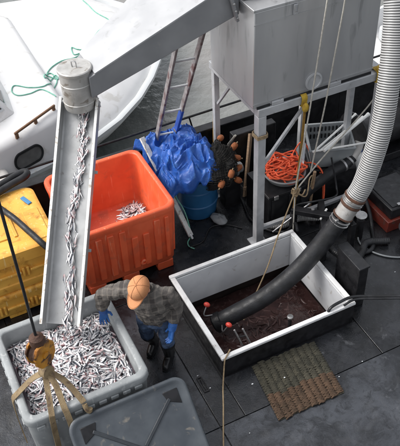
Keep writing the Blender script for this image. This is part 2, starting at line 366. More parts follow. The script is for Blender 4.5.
# ------------------------------------------------------------------ fish hold hatch
hat = thing('fish_hold_hatch', (2.85, 4.86, 0), 'open fish hold hatch with white painted rim and white liner', 'hatch')
CH = .30
def wallbox(nm, x0, x1, y0, y1, z0, z1, m, b=.004): MB().bx(x0, x1, y0, y1, z0, z1).build(nm, m, hat, bevel=b)
tk = .035
wallbox('coaming_wall', HX0, HX0+tk, HY0, HY1, -.13, CH-.04, 'black_steel'); wallbox('coaming_wall', HX1-tk, HX1, HY0, HY1, -.13, CH-.04, 'black_steel')
wallbox('coaming_wall', HX0+tk, HX1-tk, HY0, HY0+tk, -.13, CH-.04, 'black_steel'); wallbox('coaming_wall', HX0+tk, HX1-tk, HY1-tk, HY1, -.13, CH-.04, 'black_steel')
e = .008
wallbox('rim', HX0-e, HX0+.05, HY0+.045, HY1-.045, CH-.037, CH, 'coam', .008); wallbox('rim', HX1-.05, HX1+e, HY0+.045, HY1-.045, CH-.037, CH, 'coam', .008)
wallbox('rim', HX0-e, HX1+e, HY0-e, HY0+.042, CH-.037, CH+.002, 'coam', .008); wallbox('rim', HX0-e, HX1+e, HY1-.042, HY1+e, CH-.037, CH+.002, 'coam', .008)
LZ = -.24
wallbox('liner_panel', HX0+tk+.003, HX0+tk+.018, HY0+.06, HY1-.06, LZ, CH-.04, 'liner'); wallbox('liner_panel', HX1-tk-.018, HX1-tk-.003, HY0+.06, HY1-.06, LZ, CH-.04, 'liner')
wallbox('liner_panel', HX0+.04, HX1-.04, HY0+tk+.003, HY0+tk+.018, LZ, CH-.04, 'liner'); wallbox('liner_panel', HX0+.04, HX1-.04, HY1-tk-.018, HY1-tk-.003, LZ, CH-.04, 'liner')
HB = -.75
wallbox('hold_wall', HX0-.1, HX0-.06, HY0-.1, HY1+.1, HB-.2, -.145, 'hold', 0); wallbox('hold_wall', HX1+.06, HX1+.1, HY0-.1, HY1+.1, HB-.2, -.145, 'hold', 0)
wallbox('hold_wall', HX0-.06, HX1+.06, HY0-.1, HY0-.06, HB-.2, -.145, 'hold', 0); wallbox('hold_wall', HX0-.06, HX1+.06, HY1+.06, HY1+.1, HB-.2, -.145, 'hold', 0)
wallbox('hold_floor', HX0-.1, HX1+.1, HY0-.1, HY1+.1, HB-.26, HB-.2, 'hold', 0)
# ------------------------------------------------------------------ fish
def fish_mesh(mb, pos, R, L, rnd, bend, attr_side, attr_pink, ring=7):
    prof = [(0, .10, .10), (.07, .45, .5), (.2, .85, .9), (.4, 1, 1), (.6, .82, .8), (.8, .42, .4), (.9, .2, .18)]
    hh, ww = L*.118, L*.068; base = len(mb.v); vs = []; fs = []
    def P(x, y, z):
        yy = y+bend*L*((x/L-.5)**2)*4*.12; z = z-abs(bend)*L*((x/L-.45)**2)*.35
        return pos+R @ V((x-L/2, yy, z))
    for (t, a, b) in prof:
        for k in range(ring):
            an = 2*math.pi*k/ring
            vs.append(P(t*L, hh*a*math.sin(an), ww*b*math.cos(an)))
            sd_ = .5+.5*math.sin(an); attr_side.append(min(1, sd_*.9+rnd*.12))
            pk = 0.0
            if rnd > .5: pk = .6*max(0, 1-abs(t-.14)/.15)
            if rnd > .75 and sd_ < .5: pk = max(pk, .4*max(0, 1-abs(t-.45)/.3))
            attr_pink.append(pk)
    n = len(prof)
    for i in range(n-1):
        for k in range(ring): fs.append((i*ring+k, i*ring+(k+1) % ring, (i+1)*ring+(k+1) % ring, (i+1)*ring+k))
    fs.append(tuple(range(ring))[::-1])
    c = len(vs)
    for (t, y) in ((.88, 0), (1.0, .85), (.955, 0), (1.0, -.85)):
        vs.append(P(t*L, hh*y, 0)); attr_side.append(.62); attr_pink.append(0)
    fs += [(c, c+1, c+2), (c, c+2, c+3)]
    vs.append(P(.5*L, hh*.95, 0)); vs.append(P(.53*L, hh*1.35, 0)); vs.append(P(.6*L, hh*.78, 0)); attr_side += [.8]*3; attr_pink += [0]*3
    fs.append((c+4, c+5, c+6))
    for zz in (1, -1):
        c = len(vs)
        for dx, dy in ((.015, 0), (0, .1), (-.015, 0), (0, -.1)): vs.append(P((.075+dx)*L, hh*(.12+dy*1.3), zz*ww*.47)); attr_side.append(1); attr_pink.append(0)
        fs.append((c, c+1, c+2, c+3))
    mb.add(vs, fs)
def fish_rot(yaw, tilt=.25, roll=.5):
    fl = math.pi if random.random() < .5 else 0
    return rotm(random.gauss(0, roll)+fl, random.gauss(0, tilt), yaw)
NVAR = 14; FV = []
for i in range(NVAR):
    mb = MB(); s_, p_ = [], []
    fish_mesh(mb, V((0, 0, 0)), Matrix.Identity(3), 1.0, i/(NVAR-1), random.uniform(-1, 1), s_, p_, 8)
    me = bpy.data.meshes.new('herring'); me.from_pydata(mb.v, [], mb.f); me.update()
    for k, a in (('side', s_), ('pink', p_)):
        at = me.attributes.new(k, 'FLOAT', 'POINT'); at.data.foreach_set('value', np.array(a, dtype=np.float32))
    me.materials.append(M['fish']); me.shade_smooth(); FV.append(me)
def herring(pos, R, L, label, group):
    o = bpy.data.objects.new('herring', random.choice(FV)); COL.objects.link(o)
    o.matrix_world = Matrix.Translation(pos) @ (R*L).to_4x4()
    return tag(o, label, 'fish', group)
def fish_stuff(name, placements, m, label, base=None):
    mb = MB(); s_, p_ = [], []
    for (pos, R, L) in placements: fish_mesh(mb, pos, R, L, random.random(), random.uniform(-1, 1), s_, p_, 6)
    if base:
        k = len(mb.v); mb.add(*base); s_ += [.8]*(len(mb.v)-k); p_ += [.1]*(len(mb.v)-k)
    mb.attr = {'side': s_, 'pink': p_}
    return mb.build(name, m, kind='stuff', label=label, cat='fish', smooth=60)
# fish in the hold
mb = MB(); n = 40; vs = []; fs = []
for j in range(n+1):
    for i in range(n+1):
        x = HX0-.05+(HX1-HX0+.1)*i/n; y = HY0-.05+(HY1-HY0+.1)*j/n
        vs.append((x, y, -.47+.02*noise.noise(V((x*4, y*4, 1)))))
for j in range(n):
    for i in range(n): fs.append((j*(n+1)+i, j*(n+1)+i+1, (j+1)*(n+1)+i+1, (j+1)*(n+1)+i))
mb.add(vs, fs); mb.build('hold_water', 'holdwater', kind='stuff', label='dark bloody water standing in the open fish hold', cat='water', smooth=80)
pl = []
for k in range(480):
    x = random.uniform(HX0+.05, HX1-.05); y = random.uniform(HY0+.05, HY1-.05)
    pl.append((V((x, y, -.474+random.uniform(-.010, .007))), fish_rot(random.uniform(0, 6.28), .12, .3), random.uniform(.10, .15)))
fish_stuff('floating_fish', pl, 'fish_wet', 'dark bloody fish floating on the water of the hold')
# ------------------------------------------------------------------ totes
def tote_body(t, x0, x1, y0, y1, z0, z1, m, wall=.06, lip=.1, draft=.03, r=.1, floor=.12, solid=False):
    prof = [(draft+.03, z0), (draft+.012, z0+.03), (.016, z1-lip), (.002, z1-lip+.004), (0, z1-lip+.02), (0, z1-.022), (.006, z1-.006), (.02, z1)]
    if not solid: prof += [(wall-.016, z1), (wall-.004, z1-.006), (wall, z1-.02), (wall+.02, z0+floor+.05), (wall+.07, z0+floor)]
    loops = [rloop(x0+i, x1-i, y0+i, y1-i, z, max(r-i*.5, .03), 6) for i, z in prof]
    return MB().loft(loops).build('body', m, t, smooth=50)
# --- grey tote with herring
GX0, GX1, GY0, GY1, GZ = 0.0, 1.21, 4.02, 5.22, .80
gt = thing('grey_fish_tote', (.6, 4.6, 0), 'worn grey plastic tote heaped with silver herring under the chute', 'tote')
tote_body(gt, GX0, GX1, GY0, GY1, .10, GZ, 'grey_tote', wall=.075, lip=.09)
for k in range(9):
    x = .13+k*.118
    MB().box((x, GY0+.01, GZ-.125), (.075, .034, .05)).build('rib', 'grey_tote', gt, bevel=.006)
    y = GY0+.13+k*.118
    MB().box((GX1-.01, y, GZ-.125), (.034, .075, .05)).build('rib', 'grey_tote', gt, bevel=.006)
    MB().box((GX0+.01, y, GZ-.125), (.034, .075, .05)).build('rib', 'grey_tote', gt, bevel=.006)
for x in (.12, .5, .88): MB().bx(x, x+.22, GY0+.09, GY1-.09, 0, .105).build('foot', 'grey_tote', gt, bevel=.01)
def heap(x, y):
    m_ = .13*math.exp(-((x-.66)**2/.1+(y-4.62)**2/.12))
    return .60+m_+.02*noise.noise(V((x*5, y*5, 0)))-.05*max(0, (.3-x))
ix0, ix1, iy0, iy1 = GX0+.09, GX1-.09, GY0+.09, GY1-.09
n = 24; vs = []; fs = []
for j in range(n+1):
    for i in range(n+1):
        x = ix0-.012+(ix1-ix0+.024)*i/n; y = iy0-.012+(iy1-iy0+.024)*j/n; vs.append((x, y, heap(x, y)-.025))
for j in range(n):
    for i in range(n): fs.append((j*(n+1)+i, j*(n+1)+i+1, (j+1)*(n+1)+i+1, (j+1)*(n+1)+i))
pl = []
for k in range(3000):
    x = random.uniform(ix0+.03, ix1-.03); y = random.uniform(iy0+.03, iy1-.03)
    yaw = random.uniform(0, 6.28)
    if min(x-ix0, ix1-x) < .07: yaw = math.pi/2+random.gauss(0, .3)
    if min(y-iy0, iy1-y) < .07: yaw = random.gauss(0, .3)
    pl.append((V((x, y, heap(x, y)+random.uniform(-.02, .018))), fish_rot(yaw, .2, .5), random.uniform(.10, .14)))
fish_stuff('herring_heap', pl, 'fish', 'mass of silver herring filling the grey tote', (vs, fs))
cnt = 0
while cnt < 190:
    x = random.uniform(ix0+.06, ix1-.06); y = random.uniform(iy0+.06, iy1-.06); cnt += 1
    herring(V((x, y, heap(x, y)+random.uniform(.018, .03))), fish_rot(random.uniform(0, 6.28), .1, .35), random.uniform(.11, .15), 'silver herring lying on top of the heap in the grey tote', 'herring on top of the heap')
# --- orange tote
OX0, OX1, OY0, OY1, OZ = 1.12, 2.35, 5.86, 7.08, 1.0
ot = thing('orange_fish_tote', (1.73, 6.4, 0), 'bright orange plastic tote with ribbed sides, a few fish inside', 'tote')
tote_body(ot, OX0, OX1, OY0, OY1, .12, OZ, 'orange', wall=.065, lip=.085, draft=.035, r=.13)
def owall(z): return OY0+.016+(.031)*(OZ-.085-z)/(OZ-.085-.15)
for k, x in enumerate((1.24, 1.38, 1.52, 1.66, 1.80, 1.94, 2.08, 2.2)):
    zt = OZ-.13 if k not in (4, 5) else OZ-.28
    MB().beam((x, owall(.22)-.006, .22), (x, owall(zt)-.006, zt), .075 if k < 7 else .05, .03, (0, 1, 0)).build('rib', 'orange', ot, bevel=.009)
for k, y in enumerate((6.0, 6.2, 6.4, 6.6, 6.8, 6.95)):
    MB().beam((OX1-.05, y, .22), (OX1-.022, y, OZ-.14), .03, .08, (0, 1, 0)).build('rib', 'orange', ot, bevel=.009)
MB().lathe((1.88, owall(.27)+.004, .27), [(.045, 0), (.045, .02), (.035, .026), (.02, .026), (.018, .008)], 20, (0, -1, 0)).build('drain_plug', 'orange', ot)
for x in (1.2, 1.62, 2.06): MB().bx(x, x+.2, OY0+.06, OY1-.08, 0, .125).build('foot', 'orange', ot, bevel=.012)
pl = []
for k in range(220):
    x = min(max(random.gauss(2.1, .11), OX0+.2), OX1-.19); y = min(max(random.gauss(6.62, .12), OY0+.19), OY1-.19)
    pl.append((V((x, y, .27+.13*math.exp(-((x-2.08)**2+(y-6.62)**2)/.05)+random.uniform(-.03, .02))), fish_rot(random.uniform(0, 6.28), .2, .5), random.uniform(.12, .16)))
fish_stuff('herring_layer', pl, 'fish', 'small pile of silver herring in the bottom of the orange tote')
# --- yellow totes
def yellow_tote(z0, z1, lab, lid):
    t = thing('yellow_fish_tote', (.35, 6.45, z0), lab, 'tote')
    X0, X1, Y0, Y1 = -.26, .96, 5.97, 6.98
    if lid:
        loops = [rloop(X0+i, X1-i, Y0+i, Y1-i, z, .12, 6) for i, z in ((.04, z0), (.02, z0+.03), (.02, z0+.11), (.034, z0+.12), (.034, z1-.20), (.026, z1-.178))]
        MB().loft(loops).build('body', 'yellow', t, smooth=50)
        loops = [rloop(X0+i, X1-i, Y0+i, Y1-i, z, .12, 6) for i, z in ((-.002, z1-.175), (-.014, z1-.165), (-.014, z1-.02), (.008, z1-.004), (.025, z1), (.1, z1), (.115, z1-.012), (.2, z1-.012))]
        ld = MB().loft(loops).build('lid', 'yellow', t, smooth=50)
        for (a, b, c, d) in ((.0, .5, 6.2, 6.24), (.0, .5, 6.7, 6.74), (.1, .14, 6.25, 6.69), (.56, .6, 6.2, 6.74)):
            MB().bx(a, b, c, d, z1-.014, z1+.004).build('raised_bar', 'yellow', ld, bevel=.006)
        MB().bx(.74, .92, 6.03, 6.55, z1-.004, z1+.012).build('raised_panel', 'yellow', ld, bevel=.008)
        MB().box((.84, 6.72, z1+.006), (.05, .16, .02), rotm(0, 0, .35)).build('latch_tag', 'bluetag', ld, bevel=.006)
    else:
        tote_body(t, X0, X1, Y0, Y1, z0+.06, z1, 'yellow', lip=.07, draft=.025, r=.12, solid=True)
        for x in (-.15, .25, .65): MB().bx(x, x+.2, Y0+.06, Y1-.06, z0, z0+.065).build('foot', 'yellow', t, bevel=.008)
    for x in (.02, .38, .74):
        zc = z0+.26 if lid else z0+.2
        MB().bx(x-.13, x+.13, Y0+.004, Y0+.05, zc-.012, zc+.02).build('handle_ledge', 'yellow', t, bevel=.008)
        for s2 in (-1, 1): MB().bx(x+s2*.155-.014, x+s2*.155+.014, Y0+.006, Y0+.05, zc-.07, zc+.06).build('rib', 'yellow', t, bevel=.008)
yellow_tote(0, .42, 'lower yellow plastic tote of the stack beside orange tote', False)
yellow_tote(.423, 1.02, 'lidded yellow plastic tote on top of the stack beside orange tote', True)
# --- grey tote lid leaning on the tote
lt = thing('tote_lid', (.93, 3.65, 0), 'blue grey plastic tote lid with cross ribs leaning against grey tote', 'lid')
LA, LB = V((0, 3.985, .665)), V((0, 3.22, .02))
ld_ = (LB-LA).normalized(); LL = (LB-LA).length; ln = V((1, 0, 0)).cross(ld_); ln = ln if ln.z > 0 else -ln
def lp(u, v, h=0): return V((.335+u, 0, 0))+LA+ld_*v+ln*h
LWd = 1.16
def lidloop(i, h, r=.12): return [lp(p.x, p.y, h) for p in rloop(i, LWd-i, i, LL-i, 0, r, 7)]
MB().loft([lidloop(.01, -.0), lidloop(0, .012), lidloop(0, .05), lidloop(.012, .062), lidloop(.03, .062, .1), lidloop(.045, .048, .09), lidloop(.1, .048, .07)]).build('panel', 'lid', lt, smooth=50)
cx, cy = LWd/2, LL/2
def lidrib(u0, v0, u1, v1, w_=.034):
    MB().beam(lp(u0, v0, .05), lp(u1, v1, .05), w_, .022, ln).build('rib', 'lid_rib', lt, bevel=.006)
for (u, v) in ((.2, .17), (LWd-.2, .17), (.2, LL-.17), (LWd-.2, LL-.17)): lidrib(u, v, cx+(u-cx)*.06, cy+(v-cy)*.06)
for (u, v, sx, sy) in ((.1, .1, 1, 1), (LWd-.1, .1, -1, 1), (.1, LL-.1, 1, -1), (LWd-.1, LL-.1, -1, -1)):
    P = [lp(u, v), lp(u+sx*.15, v+sy*.0), lp(u+sx*.12, v+sy*.09), lp(u, v+sy*.15)]
    MB().loft([[p+ln*.046 for p in P], [p+ln*.056 for p in P]]).build('corner_pad', 'black_plastic', lt, bevel=.006)
# ------------------------------------------------------------------ tank on a steel frame
TX0, TX1, TY0, TY1, TZ0, TZ1 = 3.26, 4.78, 5.78, 6.78, 2.008, 3.12
tk_ = thing('dewatering_tank', (4.0, 6.3, TZ0), 'large stainless steel box tank standing on galvanised frame', 'tank')
MB().bx(TX0, TX1, TY0, TY1, TZ0, TZ1).build('body', 'stain', tk_, bevel=.012)
MB().bx(TX0-.012, TX1+.012, TY0-.012, TY1+.012, TZ1+.002, TZ1+.03).build('lid', 'stain', tk_, bevel=.004)
for x in (3.72, 4.5):
    lk = MB().box((x, TY0-.012, TZ1-.07), (.05, .02, .11)).build('latch', 'galv', tk_, bevel=.004)
    MB().tube([(x-.02, TY0-.028, TZ1-.02), (x-.02, TY0-.034, TZ1-.09), (x+.02, TY0-.034, TZ1-.09), (x+.02, TY0-.028, TZ1-.02)], .005, 6).build('bail', 'steel', lk)
for x in (3.55, 4.28):
    bk_ = MB().bx(x-.07, x+.07, 5.752, TY0-.002, 2.003, 2.05).build('mounting_bracket', 'galv', tk_, bevel=.004)
    MB().lathe((x+.03, 5.766, 2.05), [(.01, 0), (.01, .008), (.005, .01)], 8).build('bolt', 'steel', bk_)
for (x0, x1) in ((3.3, 3.46), (3.64, 4.19), (4.37, 4.76)): MB().bx(x0, x1, 5.768, TY0-.001, 2.002, 2.03).build('gap_shade_strip', 'black_rubber', tk_)  # black strips added as painted shadow in the gap under the tank
for z in (2.06, 2.98): MB().bx(TX0-.004, TX1+.004, TY0-.006, TY0-.001, z, z+.012).build('weld_seam', 'stain', tk_)
MB().lathe((4.0, TY0-.002, TZ0+.13), [(.105, 0), (.105, .012), (.085, .016), (.082, .004)], 32, (0, -1, 0)).build('inspection_ring', 'galv', tk_)
# frame
fr = thing('tank_stand', (4.1, 6.3, 0), 'galvanised square tube frame carrying the tank above the deck', 'stand')
FX0, FX1, FY0, FY1, FZ = 3.36, 4.92, 5.80, 6.88, 2.0
for x, y in ((FX0, FY0), (FX0, FY1), (4.62, FY1), (FX1-.06, 6.22)):
    wd = .1 if y == FY0 else .07
    pst = MB().bx(x-wd/2, x+wd/2, y-wd/2, y+wd/2, .012, FZ-.102).build('post', 'galv', fr, bevel=.006)
    MB().bx(x-.1, x+.1, y-.1, y+.1, 0, .012).build('foot_plate', 'galv', pst)
MB().bx(FX0-.05, FX1+.05, FY0-.05, FY0+.05, FZ-.1, FZ).build('beam', 'galv', fr, bevel=.006)
MB().bx(FX0-.05, FX0+.05, FY0+.053, FY1+.06, FZ-.1, FZ-.002).build('beam', 'galv', fr, bevel=.006)
MB().bx(FX0+.053, FX1+.05, FY1-.04, FY1+.06, FZ-.1, FZ).build('beam', 'galv', fr, bevel=.006)
MB().bx(FX1-.05, FX1+.05, FY0+.053, FY1-.043, FZ-.1, FZ-.002).build('beam', 'galv', fr, bevel=.006)
pst = MB().bx(FX1-.035, FX1+.035, FY0-.035, FY0+.035, .012, FZ-.102).build('post', 'galv', fr, bevel=.006)
MB().bx(FX1-.1, FX1+.1, FY0-.1, FY0+.1, 0, .012).build('foot_plate', 'galv', pst)
MB().beam((FX0+.06, FY0+.01, 1.2), (FX0+.62, FY0+.01, FZ-.1), .035, .035).build('brace', 'galv', fr, bevel=.003)
MB().beam((FX0, FY1-.05, 1.45), (FX0, FY1-.4, FZ-.1), .03, .03).build('brace', 'galv', fr, bevel=.003)
MB().beam((FX0+.05, FY0, .22), (FX1-.04, FY0, .22), .05, .05).build('lower_rail', 'galv', fr, bevel=.003)
# rope lashing on the post
mb = MB()
for k in range(3):
    z = 1.62+k*.018; q = .056
    mb.tube(spline([(FX0+q*a, FY0+q*b, z+.006*((i % 2))) for i, (a, b) in enumerate(((-1.08, -1.08), (1.08, -1.08), (1.08, 1.08), (-1.08, 1.08), (-1.08, -1.08)))], 4), .007, 6)
mb.build('lashing', 'rope_tan', label='tan rope lashing wound round the galvanised frame post', cat='rope')
# ------------------------------------------------------------------ tapered duct (arm), drum, chute
am = thing('tapered_duct', (2.4, 6.4, 2.6), 'tapered grey metal duct from tank down to the round drum', 'duct')
A0, A1 = (1.60, 5.98), (1.62, 6.40)          # drum end: near / far
B0, B1 = (3.247, 6.06), (3.247, 7.28)       # tank end
zt0, zb0, zt1, zb1 = 2.80, 2.57, 3.36, 2.99
def aw(x, y, z): return V((x, y, z))
top = [aw(*A0, zt0), aw(*B0, zt1), aw(*B1, zt1), aw(*A1, zt0)]; bot = [aw(*A0, zb0), aw(*B0, zb1), aw(*B1, zb1), aw(*A1, zb0)]
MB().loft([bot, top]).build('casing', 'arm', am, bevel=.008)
lit_top = [(1.66, 5.975, 2.824), (3.13, 6.05, 3.324), (3.13, 7.20, 3.324), (1.66, 6.425, 2.824)]
MB().loft([[V(p) for p in lit_top], [V(p)+V((0, 0, .012)) for p in lit_top]]).build('lit_top_plate', 'lit_sheet', am)  # pale sheet added so the duct's top looks lit
MB().box((3.15, 6.02, 3.15), (.03, .05, .42), rotm(0, -.25, 0)).build('flange', 'arm', am, bevel=.004)
for z in (2.99, 3.07, 3.15, 3.23, 3.31): MB().lathe((3.15-(z-3.15)*.25, 5.993, z), [(.014, 0), (.014, .012), (.007, .016)], 6, (0, -1, 0)).build('bolt', 'steel', am)
MB().bx(3.26, 3.9, 6.0, 6.6, TZ1+.034, 3.33).build('inlet_box', 'arm', am, bevel=.01)
dr = thing('outlet_drum', (1.515, 6.14, 2.43), 'round grey metal drum with flat lid at the head of the chute', 'drum')
MB().lathe((1.515, 6.14, 0), [(.15, 2.43), (.155, 2.45), (.155, 2.83)], 40).build('shell', 'drum', dr)
MB().lathe((1.515, 6.14, 0), [(.166, 2.832), (.168, 2.838), (.168, 2.858), (.16, 2.866)], 40).build('lid', 'drum', dr)
MB().tube(spline([(1.50, 6.15, 2.864), (1.50, 6.15, 2.92), (1.53, 6.12, 2.92), (1.53, 6.12, 2.864)], 5), .007, 8).build('handle', 'steel', dr)
for z in (2.5, 2.70): MB().lathe((1.515, 6.14, 0), [(.156, z), (.16, z+.004), (.16, z+.014), (.156, z+.018)], 40).build('band', 'drum', dr)
# chute
ct = thing('fish_chute', (.65, 4.86, .92), 'long grey metal trough chute carrying fish from drum to grey tote', 'chute')
C0, C1 = V((.655, 4.84, .95)), V((1.56, 6.22, 2.42))
cdv = (C1-C0).normalized(); cs = cdv.cross(V((0, 0, 1))).normalized(); cn = cs.cross(cdv); 
if cs.x < 0: cs = -cs
if cn.z < 0: cn = -cn
hw, hd, th = .178, .13, .01
def cp(t, u, h): return C0.lerp(C1, t)+cs*u+cn*h
outer = [(-hw, hd), (-hw-.018, hd), (-hw-.018, hd-.006), (-hw-.006, hd-.006), (-hw-.006, -.008), (hw+.006, -.008), (hw+.006, hd-.006), (hw+.018, hd-.006), (hw+.018, hd), (hw, hd), (hw-.004, .012), (hw-.02, 0), (-hw+.02, 0), (-hw+.004, .012)]
MB().loft([[cp(t_, u, h) for u, h in outer] for t_ in (0, .25, .5, .75, 1)]).build('trough', 'chute', ct, smooth=30)
for s in (-1, 1):
    MB().loft([[cp(t_, s*u, h) for u, h in ((hw+.02, hd-.012), (hw+.02, hd+.006), (hw-.006, hd+.006), (hw-.006, hd+.002), (hw+.014, hd+.002), (hw+.014, hd-.012))] for t_ in (-.002, 1.002)]).build('edge_rail', 'whitep', ct)
for t_ in (.33, .68):
    MB().box(cp(t_, 0, -.02), (hw*2+.06, .03, .022), Matrix((cs, cdv, cn)).transposed()).build('seam_band', 'chute', ct, bevel=.003)
# support strut from the chute to the drum
MB().tube([cp(.97, hw+.02, .05), V((1.68, 6.12, 2.5))], .012, 8).build('hanger', 'galv', ct)
MB().tube([cp(.97, -hw-.02, .05), V((1.37, 6.2, 2.5))], .012, 8).build('hanger', 'galv', ct)
cnt = 0; dens = [(-.02, .12, 20), (.12, .2, 9), (.2, .24, 3), (.28, .34, 7), (.36, .40, 3), (.42, .52, 14), (.5, .64, 18), (.64, .8, 18), (.8, .92, 12), (.9, .99, 8)]
cyaw = math.atan2(cdv.y, cdv.x); cpit = math.asin(cdv.z)
for a, b, k in dens:
    for i in range(k):
        t_ = random.uniform(a, b); u = random.gauss(.025, .021)+.026*math.sin(t_*9+.6)
        u = max(-hw+.07, min(hw-.07, u))
        R = Matrix((cdv, cs.cross(cdv) if False else cn.cross(cdv), cn)).transposed() @ rotm(random.gauss(0, .3)+(math.pi if random.random() < .5 else 0), random.gauss(0, .08), random.gauss(0, .32)+(math.pi if random.random() < .5 else 0))
        herring(cp(t_, u, .012+random.uniform(0, .035)), R, random.uniform(.095, .13), 'silver herring sliding down the metal chute', 'herring in the chute'); cnt += 1
pl = []
for k in range(330):
    t_ = random.uniform(-.01, .99)
    if .235 < t_ < .26 or random.random() < .5*(.2 < t_ < .42): continue
    u = random.gauss(.025, .02)+.026*math.sin(t_*9+.6)
    pl.append((cp(t_, u, .010+random.uniform(0, .02)), Matrix((cdv, cn.cross(cdv), cn)).transposed() @ rotm(random.gauss(0, .3)+(math.pi if random.random() < .5 else 0), random.gauss(0, .06), random.gauss(0, .35)+(math.pi if random.random() < .5 else 0)), random.uniform(.06, .095)))
fish_stuff('small_fish_stream', pl, 'fish', 'ribbon of small silver fish running down the chute')
# ------------------------------------------------------------------ hoses
def corrugated(name, pts, r, pitch, m, parent=None, label=None, cat=None):
    P = spline(pts, 40); d = [0]
    for i in range(1, len(P)): d.append(d[-1]+(P[i]-P[i-1]).length)
    tot = d[-1]; nn = int(tot/pitch)*6; Q = []; R = []; A = []; j = 0
    for k in range(nn+1):
        s_ = tot*k/nn
        while j < len(d)-2 and d[j+1] < s_: j += 1
        Q.append(P[j].lerp(P[j+1], (s_-d[j])/max(1e-9, d[j+1]-d[j])))
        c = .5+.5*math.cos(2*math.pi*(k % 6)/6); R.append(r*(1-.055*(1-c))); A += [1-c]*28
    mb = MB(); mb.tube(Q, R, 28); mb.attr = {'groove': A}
    return mb.build(name, m, parent, smooth=60, label=label, cat=cat)
hz = thing('suction_hose', (2.4, 5.1, -.35), 'thick hose, grey ribbed above and smooth black below, reaching into the hold', 'hose')
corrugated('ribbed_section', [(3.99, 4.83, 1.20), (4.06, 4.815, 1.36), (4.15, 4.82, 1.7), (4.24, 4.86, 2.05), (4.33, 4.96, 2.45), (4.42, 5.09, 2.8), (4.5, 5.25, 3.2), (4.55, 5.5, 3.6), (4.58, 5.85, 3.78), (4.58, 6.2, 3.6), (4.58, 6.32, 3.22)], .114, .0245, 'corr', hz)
BH = spline([(3.86, 4.86, .93), (3.62, 4.875, .60), (3.32, 4.885, .30), (2.95, 4.94, .02), (2.62, 5.02, -.16), (2.40, 5.075, -.27)], 10)
MB().tube(BH, .105, 28).build('black_section', 'black_rubber', hz)
cpl = MB().tube([(3.88, 4.856, .96), (3.93, 4.848, 1.05), (3.985, 4.835, 1.18), (4.0, 4.83, 1.215)], .108, 28).build('coupling', 'drum', hz)
cd_ = (V((4.0, 4.83, 1.215))-V((3.86, 4.86, .93))).normalized()
def clamp(p, r, m, w_=.03, ax=cd_):
    return MB().lathe(p, [(r-.004, -w_/2), (r, -w_/2+.003), (r+.005, -w_/4), (r+.005, w_/4), (r, w_/2-.003), (r-.004, w_/2)], 28, ax).build('hose_clamp', m, hz)
for s_, r, m, w_ in ((-.03, .111, 'steel', .018), (.01, .111, 'steel', .018), (.06, .113, 'rust', .022), (.225, .114, 'rust', .035), (.262, .117, 'steel', .014), (.285, .117, 'steel', .012), (.325, .120, 'rust', .04)):
    clamp(V((3.855, 4.861, .915))+cd_*s_, r, m, w_)
for q in ((.02, -.1), (.28, .105)):
    c = V((3.86, 4.86, .93))+cd_*q[0]+V((q[1], -.05, .03)); MB().box(c, (.04, .03, .03)).build('clamp_screw', 'steel', hz, bevel=.004)
ed = (BH[-1]-BH[-4]).normalized()
MB().lathe(BH[-1]-ed*.02, [(.108, -.06), (.122, -.05), (.122, .03), (.1, .05)], 28, ed).build('end_cuff', 'black_steel', hz)
# camlock levers with red grips
for (bx_, kx, mid) in (((2.38, 5.13, -.17), (2.33, 5.16, .01), (2.27, 5.12, -.10)), ((2.42, 4.965, -.2), (2.41, 4.77, .02), (2.36, 4.82, -.12))):
    MB().tube(spline([bx_, mid, kx], 6), .008, 8).build('cam_lever', 'steel', hz)
    MB().ell(kx, (.03, .04, .03), rotm(0, 0, .6)).build('lever_grip', 'redknob', hz)
# suction strainer standing in the hold water near right
st = thing('hold_ladder', (2.52, 4.6, -.6), 'dark metal rung bars standing inside the fish hold near corner', 'bars')
for dx in (0, .09):
    MB().tube([(2.4+dx, 4.62-dx*.3, .10), (2.6+dx, 4.42-dx*.3, -.6)], .011, 8).build('bar', 'steel', st)
for k in range(4):
    p = V((2.4, 4.62, .10)).lerp(V((2.6, 4.42, -.6)), .15+.2*k); MB().tube([p, p+V((.09, -.027, 0))], .009, 8).build('rung', 'black_steel', st)
t = thing('standpipe', (3.12, 4.62, -.6), 'short dark pipe fitting standing in the hold water', 'pipe')
MB().tube([(3.12, 4.62, -.6), (3.12, 4.62, -.1)], .022, 12).build('pipe', 'black_steel', t)
MB().lathe((3.12, 4.62, -.1), [(.03, 0), (.035, .006), (.035, .03), (.024, .034)], 16).build('cap', 'steel', t)
# ------------------------------------------------------------------ slab + hose at the hatch
t = thing('hatch_stop_post', (3.87, 4.53, 0), 'black steel slab standing on the deck at the hatch corner', 'slab')
MB().bx(3.79, 3.91, 4.34, 4.76, 0, .60).build('plate', 'black_steel', t, bevel=.008)
MB().bx(3.78, 3.92, 4.33, 4.77, .602, .63).build('cap', 'black_rubber', t, bevel=.006)
t = thing('deck_hose', (4.2, 4.05, 0), 'pair of thin black hoses hooked over the white hatch rim', 'hose')
MB().tube(spline([(3.33, 4.22, .2), (3.36, 4.23, .33), (3.5, 4.25, .345), (3.68, 4.25, .335), (3.95, 4.12, .33), (4.3, 3.93, .34), (4.8, 3.66, .36), (5.4, 3.3, .4)], 8), .017, 10).build('hose', 'black_rubber', t)
MB().tube(spline([(3.52, 4.20, .33), (3.68, 4.2, .345), (3.95, 4.07, .345), (4.3, 3.885, .35), (4.8, 3.62, .37), (5.4, 3.26, .41)], 8), .013, 10).build('hose', 'black_rubber', t)
# hatch side post carrying hose end out of view
MB().bx(5.36, 5.48, 3.2, 3.36, 0, .46).build('hose_rest', 'black_steel', label='black steel block under the end of the deck hoses', cat='block', bevel=.01)
